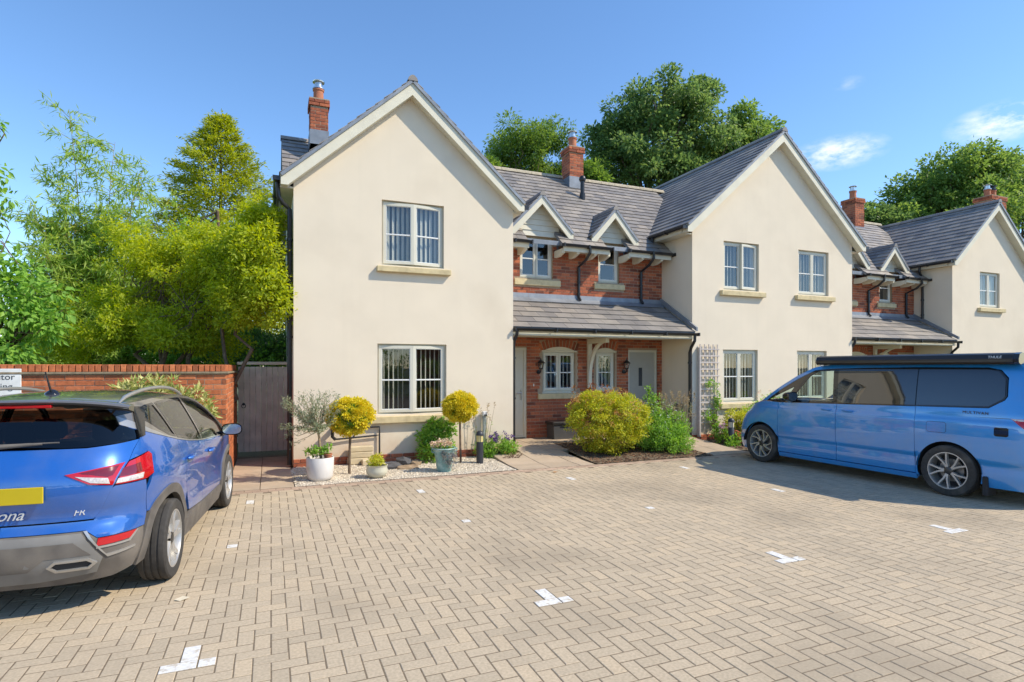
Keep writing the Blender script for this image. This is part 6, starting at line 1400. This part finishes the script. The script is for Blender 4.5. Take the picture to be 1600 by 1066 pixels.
        for hx in (1.80, 1.43):
            c = W.P(W.at(('x', hx, 1.06))[0] * sd, 1.06)
            rec = [('x', hx + .10 * math.cos(2 * PI * i / 16), 1.062 + .032 * math.sin(2 * PI * i / 16)) for i in range(16)]
            panel(W, 'handle_recess', rec, C_van, R, side=sd, off=.0015, gap=0, skirt=.003, step=.03)
            MB().tube([c + V(-.085, ys * .006, -.002), c + V(-.06, ys * .022, 0), c + V(.06, ys * .022, 0), c + V(.085, ys * .006, -.002)], [.010, .014, .014, .010], 10).build('door_handle', C_van, R, smooth=50)
        mx, my, mz = 2.42, ys * 1.075, 1.245
        mm = MB(); n1, n2 = 12, 16; vs_ = []
        for i in range(n1 + 1):
            u = i / n1; xx = mx - .09 + .2 * u; f = (1 - u ** 2.4) ** .5 if u < 1 else 0
            for j in range(n2):
                t = 2 * PI * j / n2; c_, s_ = math.cos(t), math.sin(t); vs_.append(V(xx, my + .11 * f * math.copysign(abs(c_) ** .7, c_), mz + .085 * f * math.copysign(abs(s_) ** .7, s_)))
        mm.add(vs_, [(i * n2 + j, i * n2 + (j + 1) % n2, (i + 1) * n2 + (j + 1) % n2, (i + 1) * n2 + j) for i in range(n1) for j in range(n2)])
        mo = mm.build('door_mirror', C_gloss, R, smooth=60)
        MB().add([V(mx - .085, my + .098 * math.copysign(abs(math.cos(t)) ** .7, math.cos(t)), mz + .074 * math.copysign(abs(math.sin(t)) ** .7, math.sin(t))) for t in [2 * PI * j / 24 for j in range(24)]], [tuple(range(24))]).build('mirror_glass', C_chrome, mo)
        MB().tube([(mx + .03, my - ys * .06, mz - .07), (mx + .06, my - ys * .15, mz - .085)], [.04, .035], 10).build('mirror_arm', C_gloss, mo, smooth=50)
        for (wx, tw) in ((0, .06), (3.124, .5)): car_wheel(R, wx, ys * .855, -sd, TR, .246, .225, (5, .016, .30), 0, tw)
        for wx in (0, 3.124): liner(R, wx, ys * .82, .402, .345, .28)
        seat(R, 1.95, ys * .45, .62, .52, C_seat); seat(R, .75, ys * .45, .62, .52)
        MB().bbox(-.47, -.41, ys * .86 - .11, ys * .86 + .11, .09, .34, .012).build('mud_flap', C_int, R)
    # front and rear faces, roof, windscreen, bonnet
    for sd in (1, -1):
        panel(W, 'front_bumper', [('f', 0, .2), ('f', .60, .2), ('f', .60, .86), ('f', 0, .84)], C_van, R, side=sd)
        panel(W, 'rear_door', [('y', 0, .62), ('y', .6, .62), ('y', .72, 1.10), ('x', -.93, 1.3), ('x', -.86, 1.78), ('y', 0, 1.78)], C_van, R, side=sd)
        panel(W, 'rear_bumper', [('y', 0, .2), ('y', .6, .2), ('y', .6, .615), ('y', 0, .615)], C_van, R, side=sd)
    top_sheet('roof', W, zt, -.99, 2.10, .10, C_van, R, 26, 20)
    top_sheet('windscreen', W, zt, 2.105, 3.17, .05, C_clearg, R, 16, 20, bowf=.08)
    top_sheet('bonnet', W, zt, 3.18, 3.735, .035, C_van, R, 12, 20, bowf=.09)
    MB().box(-1.0, 3.85, -.66, .66, .18, .45).box(-.5, .5, -.7, .7, .4, .62).box(2.75, 3.7, -.66, .66, .4, .8).build('underbody', C_int, R)
    MB().bbox(2.55, 3.1, -.8, .8, .75, 1.12, .06).build('dashboard', C_int, R)
    st_ = MB().tube([V(2.42 + .06 * math.sin(2 * PI * i / 20), -.42 + .18 * math.cos(2 * PI * i / 20), 1.12 + .17 * math.sin(2 * PI * i / 20)) for i in range(21)], .016, 8, False); st_.build('steering_wheel', C_int, R, smooth=50)
    bdg = text('MULTIVAN', (-.32, .0, 1.135), .055, C_alloyd, R, rot=(PI / 2 - .02, 0, PI), ext=.002, name='badge', align='CENTER', spacing=1.15)
    bdg.data.transform(Matrix.Translation((0, abs(W.P(W.at(('x', -.32, 1.14))[0], 1.14).y) + .001, 0)))
    # awning cassette along the left roof edge
    aw = thing('roof_awning', 'black awning cassette fixed along the roof edge of the blue van', 'awning')
    yo = .80; pr = [(yo - .05, 1.80), (yo + .035, 1.79), (yo + .072, 1.815), (yo + .075, 1.86), (yo + .05, 1.915), (yo + .0, 1.935), (yo - .06, 1.925)]
    cs = MB().prism([V(0, a, z) for a, z in pr], (-.70, 0, 0), (2.02, 0, 0)).build('cassette', mat('black_awning_shell', (.022, .021, .022), .35, var=.1), aw)
    MB().box(-.68, 2.0, yo + .0755, yo + .0785, 1.828, 1.836).build('lead_rail', C_alloyd, aw)
    for (x0, x1) in ((-.765, -.70), (2.02, 2.05)): MB().prism([V(0, a + .004 * (1 if a > yo else -1), z + .003 * (1 if z > 1.86 else -1)) for a, z in pr], (x0, 0, 0), (x1, 0, 0)).build('end_cap', C_gloss, aw)
    MB().bbox(-.72, 2.04, yo - .16, yo - .045, 1.79, 1.85, .006).build('sun_gap_filler', C_gloss, aw)  # added behind the cassette to stop sunlight slipping through above the roof
    for xx in (-.45, .7, 1.8): MB().bbox(xx - .04, xx + .04, yo - .18, yo - .04, 1.80, 1.84, .006).build('mounting_bracket', C_gloss, aw)
    text('THULE', (-.43, yo + .0762, 1.866), .05, M_white, aw, rot=(PI / 2 - .42, 0, PI), ext=.002, align='LEFT')
    text('4200', (-.52, yo + .062, 1.80), .03, M_white, aw, rot=(PI / 2 + .5, 0, PI), ext=.001, align='LEFT') if False else None
    return R, aw
vn, awn = van()
for o in (vn, awn): o.location = (9.435, 4.975, 0); o.rotation_euler = (0, 0, math.radians(92.1))
# ------------------------------------------------------------------ pots, lights and small things on the gravel
M_whitepot = mat('white_glazed_pot', (.70, .67, .63), .5, var=.04, scale=6, stain=((.45, .42, .22), .58, .85), sscale=5)
M_creampot = mat('cream_glazed_bowl', (.56, .54, .42), .35, var=.06, scale=6)
M_teal = mat('teal_glazed_pot', (.20, .36, .33), .4, var=.25, scale=9, stain=((.46, .55, .50), .5, .75), sscale=9)
M_soil = mat('potting_soil', (.06, .042, .03), .95, var=.3, scale=40)
M_bollard = mat('charcoal_metal', (.035, .038, .045), .45, var=.08)
def pot(name, label, x, y, prof, m, soil_r, soil_z, cat='pot', group=None):
    t = thing(name, label, cat, (x, y, 0), group); MB().lathe(prof, (x, y, 0), 36).build('body', m, t, smooth=40)
    MB().lathe([(soil_r, soil_z), (soil_r * .5, soil_z + .012), (0, soil_z + .015)], (x, y, 0), 24).build('soil', M_soil, t, smooth=60); return t
PX, PY = .70, 9.36
pot('plant_pot', 'large white round pot holding the olive tree', PX, PY, [(0, .005), (.13, .008), (.17, .03), (.19, .08), (.203, .2), (.207, .355), (.203, .365), (.19, .362), (.185, .33), (.18, .1), (0, .09)], M_whitepot, .185, .315)
pot('plant_bowl', 'low cream bowl with a leafy plant on the gravel', 1.55, 9.26, [(0, .005), (.09, .008), (.13, .03), (.162, .08), (.17, .12), (.158, .165), (.166, .19), (.172, .198), (.16, .2), (.148, .175), (.15, .1), (0, .06)], M_creampot, .15, .165)
tp = pot('flower_pot', 'turquoise glazed pot with a flared rim and handles', 2.67, 9.33, [(0, .005), (.115, .008), (.12, .03), (.14, .2), (.165, .34), (.19, .385), (.205, .40), (.2, .41), (.175, .395), (.155, .34), (.13, .1), (0, .08)], M_teal, .16, .355)
for s_ in (-1, 1): MB().tube([(2.67 + s_ * .16, 9.31, .33), (2.67 + s_ * .215, 9.30, .35), (2.67 + s_ * .22, 9.30, .385), (2.67 + s_ * .17, 9.31, .395)], .014, 8).build('handle', M_teal, tp, smooth=50)
pot('small_pot', 'tiny terracotta pot tucked inside the white pot', PX + .11, PY - .06, [(0, .30), (.045, .30), (.06, .40), (.065, .40), (.065, .42), (.052, .42), (.05, .36), (0, .36)], M_terra, .05, .40)
bush('pot_plant', 'small glossy plant at the foot of the olive stem', (PX - .08, PY - .04, .32), [(PX - .10, PY - .04, .44, .09, .08, .07), (PX + .1, PY - .06, .47, .08, .08, .05)], 16, (.03, .05), 16, (.06, .034), L_fresh, 'plant', stem=.006)
bush('bowl_plant', 'bushy fresh green plant growing in the cream bowl', (1.55, 9.26, .17), [(1.54, 9.26, .27, .12, .12, .09)], 26, (.03, .05), 26, (.045, .016), L_spirea, 'plant', stem=.006)
ft = bush('pot_flowers', 'peach flowers and silver trailing leaves in the turquoise pot', (2.67, 9.33, .36), [(2.66, 9.32, .43, .15, .14, .06)], 18, (.03, .05), 20, (.05, .02), L_fresh, 'flowers', stem=.006, extra=[('peach_flowers', [(2.62, 9.30, .48, .17, .12, .05)], 26, (.02, .035), 16, (.035, .03), L_flowerk), ('silver_trailers', [(2.73, 9.17, .30, .12, .03, .13), (2.76, 9.18, .2, .06, .03, .1)], 30, (.02, .045), 16, (.04, .02), L_silver)])
# olive tree
ol = thing('olive_tree', 'slender potted olive tree with sparse grey green crown', 'tree', (PX, PY, .3)); mb = MB()
limb(mb, (PX + .02, PY, .3), (PX - .04, PY, .84), .022, .016, .02, 6); C_ = []; D2 = []
for k in range(46):
    a = G.uniform(0, 2 * PI); rr_ = G.uniform(.12, .44); e = V(PX - .13 + math.cos(a) * rr_ * 1.05, PY + math.sin(a) * rr_ * .7, G.uniform(.82, 1.36) - .25 * max(rr_ - .25, 0)); m_ = V(PX - .06 + math.cos(a) * rr_ * .35, PY + math.sin(a) * rr_ * .25, .78 + .28 * (e.z - .78))
    limb(mb, (PX - .04, PY, .82), m_, .010, .006, .06, 3); limb(mb, m_, e, .005, .0018, .10, 4)
    n = 58; tt = G.uniform(.25, 1.1, n)[:, None]; q = np.array(m_) + (np.array(e) - np.array(m_)) * tt; C_.append(q + G.normal(size=(n, 3)) * .022); D2.append((np.array(e - m_))[None] * 1.2 + rdir(n) * .5)
for (ex_, ez_) in ((-.52, .72), (-.40, .58), (-.46, .86)):
    e = V(PX + ex_, PY - .1, ez_); limb(mb, (PX - .03, PY, .76), e, .007, .002, .06, 4); n = 26; tt = G.uniform(.6, 1.06, n)[:, None]; q = np.array((PX - .03, PY, .76)) + (np.array(e) - np.array((PX - .03, PY, .76))) * tt; C_.append(q + G.normal(size=(n, 3)) * .025); D2.append(rdir(n) * .6 + np.array((-.6, 0, .2)))
mb.build('trunk', mat('olive_bark', (.30, .22, .13), .9, var=.2, scale=20), ol, smooth=60, fix=False); leaves('crown', np.concatenate(C_), np.concatenate(D2), .055, .013, L_olive, ol)
def bollard(label, x, y, h, lens):
    t = thing('bollard_light', label, 'bollard light', (x, y, 0), 'short bollard lights in the beds'); r = .064
    MB().lathe([(0, -.02), (r, -.02), (r, h * .66), (r * .96, h * .665)], (x, y, 0), 24).build('post', M_bollard, t, smooth=40)
    MB().lathe([(r * .93, h * .665), (r * .93, h * .86)], (x, y, 0), 24).build('lens', lens, t, smooth=40)
    MB().lathe([(r * 1.12, h * .855), (r * 1.12, h * .885), (r * 1.0, h * .94), (r * .6, h * .985), (0, h)], (x, y, 0), 24).build('cap', M_bollard, t, smooth=40)
    for k in range(3):
        a = 2 * PI * k / 3 + .4; MB().tube([(x + r * .95 * math.cos(a), y + r * .95 * math.sin(a), h * .66), (x + r * .95 * math.cos(a), y + r * .95 * math.sin(a), h * .86)], .004, 6).build('strut', M_bollard, t)
    return t
M_lens = mat('amber_lens', (.62, .52, .22), .25, var=.1, scale=14, coat=.5); M_lens2 = mat('cream_lens', (.62, .56, .42), .3, var=.06, coat=.5)
bollard('charcoal bollard light with amber lens on the gravel by the path', 3.5, 9.88, .60, M_lens)
bollard('charcoal bollard light with cream lens beside the van front', 9.48, 9.98, .62, M_lens2)
ps = thing('cable_post', 'slim grey green post with white top box against the wall', 'post', (3.86, 10.6, 0))
MB().bbox(3.825, 3.895, 10.6, 10.66, 0, .80, .008).build('post', mat('grey_green_trunking', (.36, .39, .36), .5, var=.06), ps); MB().bbox(3.81, 3.915, 10.575, 10.67, .795, .885, .012).build('top_box', mat('white_plastic', (.7, .7, .68), .45), ps); MB().bbox(3.835, 3.89, 10.568, 10.577, .80, .83, .003).build('socket_face', M_bollard, ps)
M_sand = mat('buff_sandstone', (.55, .45, .29), .9, var=.12, scale=8, bump=.4, bscale=60, rand=.08)
stb = thing('stone_blocks', 'pale buff stone blocks stacked against the wall under the black pipe', 'stone blocks', (1.5, 10.52, 0))
for (a, b, y0, y1, c, d) in ((1.26, 1.70, 10.50, 10.66, .02, .13), (1.27, 1.69, 10.51, 10.66, .134, .235), (1.28, 1.70, 10.52, 10.66, .24, .335), (1.48, 1.66, 10.34, 10.49, .015, .115)): MB().bbox(a, b, y0, y1, c, d, .012).build('block', M_sand, stb)
M_rock = mat('dark_rock', (.085, .082, .085), .8, var=.3, scale=9, bump=.6, bscale=30); M_rockb = mat('brown_rock', (.30, .21, .13), .85, var=.3, scale=9, bump=.6, bscale=30)
def rock(label, x, y, rx, ry, rz, m, rot):
    bm = bmesh.new(); bmesh.ops.create_icosphere(bm, subdivisions=2, radius=1); r = random.Random(int(x * 100))
    for v in bm.verts: v.co = Vector((round(v.co.x * 2.2) / 2.2 * .35 + v.co.x * .65, round(v.co.y * 2) / 2 * .35 + v.co.y * .65, round(v.co.z * 1.6) / 1.6 * .5 + v.co.z * .5)) * r.uniform(.85, 1.12)
    me = bpy.data.meshes.new('rock'); bm.to_mesh(me); bm.free(); me.transform(Matrix.Translation((x, y, rz * .55)) @ Matrix.Rotation(rot, 4, 'Z') @ Matrix.Rotation(.25, 4, 'X') @ Matrix.Diagonal((rx, ry, rz, 1))); me.materials.append(m)
    return tag(link('rock', me), label, 'rock', 'rocks on the gravel')
rock('long dark slate rock right of the cream bowl', 1.92, 9.95, .20, .11, .07, M_rock, .3); rock('dark jagged rock beside the wall under the window', 2.2, 10.3, .15, .1, .10, M_rock, -.4)
rock('flat brown stone between the dark rocks and the turquoise pot', 2.17, 9.82, .19, .09, .045, M_rockb, -.2); rock('small brown stone at the wall foot near the rose', 2.42, 10.25, .11, .08, .05, M_rockb, .5)
# storage box and bottle under the porch window
bx_ = thing('storage_box', 'black lidded storage box under the porch window', 'box', (6.15, 11.75, .12)); z0 = .122
MB().add([V(x * .94 + 6.17 * .06, y, z) if z < .3 else V(x, y, z) for z in (z0, z0 + .33) for (x, y) in ((5.86, 11.58), (6.50, 11.58), (6.50, 11.95), (5.86, 11.95))], [(3, 2, 1, 0), (4, 5, 6, 7), (0, 1, 5, 4), (1, 2, 6, 5), (2, 3, 7, 6), (3, 0, 4, 7)]).build('tub', mat('grey_plastic_tub', (.075, .075, .077), .4, var=.06), bx_)
MB().bbox(5.83, 6.53, 11.55, 11.98, z0 + .325, z0 + .395, .018).build('lid', mat('black_lid', (.03, .03, .032), .3), bx_); MB().bbox(6.08, 6.28, 11.535, 11.552, z0 + .32, z0 + .36, .005).build('clip', M_black, bx_)
bt = thing('spray_bottle', 'pale blue plastic bottle beside the storage box', 'bottle', (6.63, 11.6, .12)); MB().lathe([(0, 0), (.045, 0), (.05, .02), (.05, .15), (.03, .19), (.016, .2), (.016, .23)], (6.63, 11.6, .12), 18).build('body', mat('blue_bottle_plastic', (.16, .36, .52), .3), bt, smooth=40); MB().lathe([(.02, .225), (.022, .26), (0, .265)], (6.63, 11.6, .12), 12).build('cap', M_white, bt, smooth=40)
# trellis with its climber
tr = thing('trellis', 'white lattice trellis panel on the wall by the corner downpipe', 'trellis', (9.6, 10.86, .3)); M_lat = mat('whitewashed_batten', (.50, .44, .40), .7, var=.1, scale=14)
for k in range(5): MB().bbox(9.36 + k * .13, 9.385 + k * .13, 10.852, 10.872, .28, 2.30, .003).build('upright', M_lat, tr)
for k in range(12): MB().bbox(9.33, 9.93, 10.832, 10.850, .42 + k * .158, .455 + k * .158, .003).build('crossbar', M_lat, tr)
MB().bbox(9.30, 9.35, 10.80, 10.895, .1, 2.22, .006).build('edge_batten', M_lat, tr)
bush('climbing_rose', 'sparse climbing plant threaded through the white trellis', (9.75, 10.78, .02), [(9.78, 10.80, .9, .16, .04, .5), (9.65, 10.80, .55, .28, .05, .3), (9.62, 10.8, 1.35, .2, .03, .1), (9.85, 10.8, 1.1, .08, .04, .3)], 60, (.03, .07), 10, (.055, .035), L_fresh, 'plant', inner=.1, shell=.2, stem=.008)
# orange hose heap by the far bollard
hs_ = []; r = random.Random(4); c = V(9.78, 9.93, .05)
for i in range(260):
    t = i * .21; rad = .17 + .06 * math.sin(t * .31) + .03 * math.sin(t * 1.7); hs_.append(c + V(math.cos(t) * rad * 1.15 + .06 * math.sin(t * .13), math.sin(t) * rad * .55 + .05 * math.cos(t * .17), .02 + .10 * (1 + math.sin(t * .37 + 1)) + .07 * math.sin(t * .5) * math.cos(t)))
for i in range(12): hs_.append(hs_[-1] + V(-.02, -.01, .022 - .004 * i))
tag(MB().tube(hs_, .0085, 6).build('garden_hose', mat('orange_hose', (.62, .11, .04), .45), None, smooth=60, fix=False), 'tangled orange hose heaped at the foot of the far bollard', 'hose')
# fallen leaves and litter on the paving
for (x, y, lab) in ((4.35, 8.55, 'dry brown leaf on the paving below the path edge'), (-.62, 4.95, 'pale dry leaf on the paving under the hatchback bumper')):
    m_ = MB().add([V(x - .05, y, .012), V(x - .01, y - .025, .006), V(x + .055, y, .016), V(x + .005, y + .03, .02), V(x - .05, y, .009), V(x - .01, y - .025, .003), V(x + .055, y, .013), V(x + .005, y + .03, .017)], [(0, 1, 3), (1, 2, 3), (4, 7, 5), (5, 7, 6), (0, 4, 5, 1), (1, 5, 6, 2), (2, 6, 7, 3), (3, 7, 4, 0)])
    tag(m_.build('fallen_leaf', mat('dry_leaf_%d' % int(x), (.42, .24, .11) if x > 0 else (.60, .52, .38), .8)), lab, 'leaf')
for (x, y) in ((3.0, 7.9), (5.6, 6.8), (6.4, 5.0), (.6, 7.2), (1.4, 5.3), (7.2, 4.4)):
    pebbles('grit', [(x - .5, y - .4), (x + .5, y - .4), (x + .5, y + .4), (x - .5, y + .4)], 9, lambda a, b: .002, M_bark if x < 4 else M_pebble, .004, .008, 'specks of grit on the paving', .5, pav)
# ------------------------------------------------------------------ unseen hedge and house added behind the viewpoint for reflections
hd = bush('hedge', 'long clipped hedge added out of view for window reflections', (4, -13, 0), [(x, -13, 1.3, 1.9, .8, 1.5) for x in range(-12, 26, 2)], 520, (.25, .5), 26, (.2, .12), L_mid, 'hedge', stem=.05)
nb = thing('reflection_house', 'brick house added out of view for reflections', 'house', (16, -18, 0)); MB().box(10, 24, -24, -17, -.1, 5).build('wall', M_brick, nb); MB().prism([V(0, -24.4, 4.9), V(0, -20.5, 8), V(0, -16.6, 4.9)], (9.7, 0, 0), (24.3, 0, 0)).build('roof', M_slate, nb)
for k in range(4): MB().box(11 + k * 3.2, 12.4 + k * 3.2, -17.02, -16.96, 3.2, 4.4).build('window', M_white, nb)
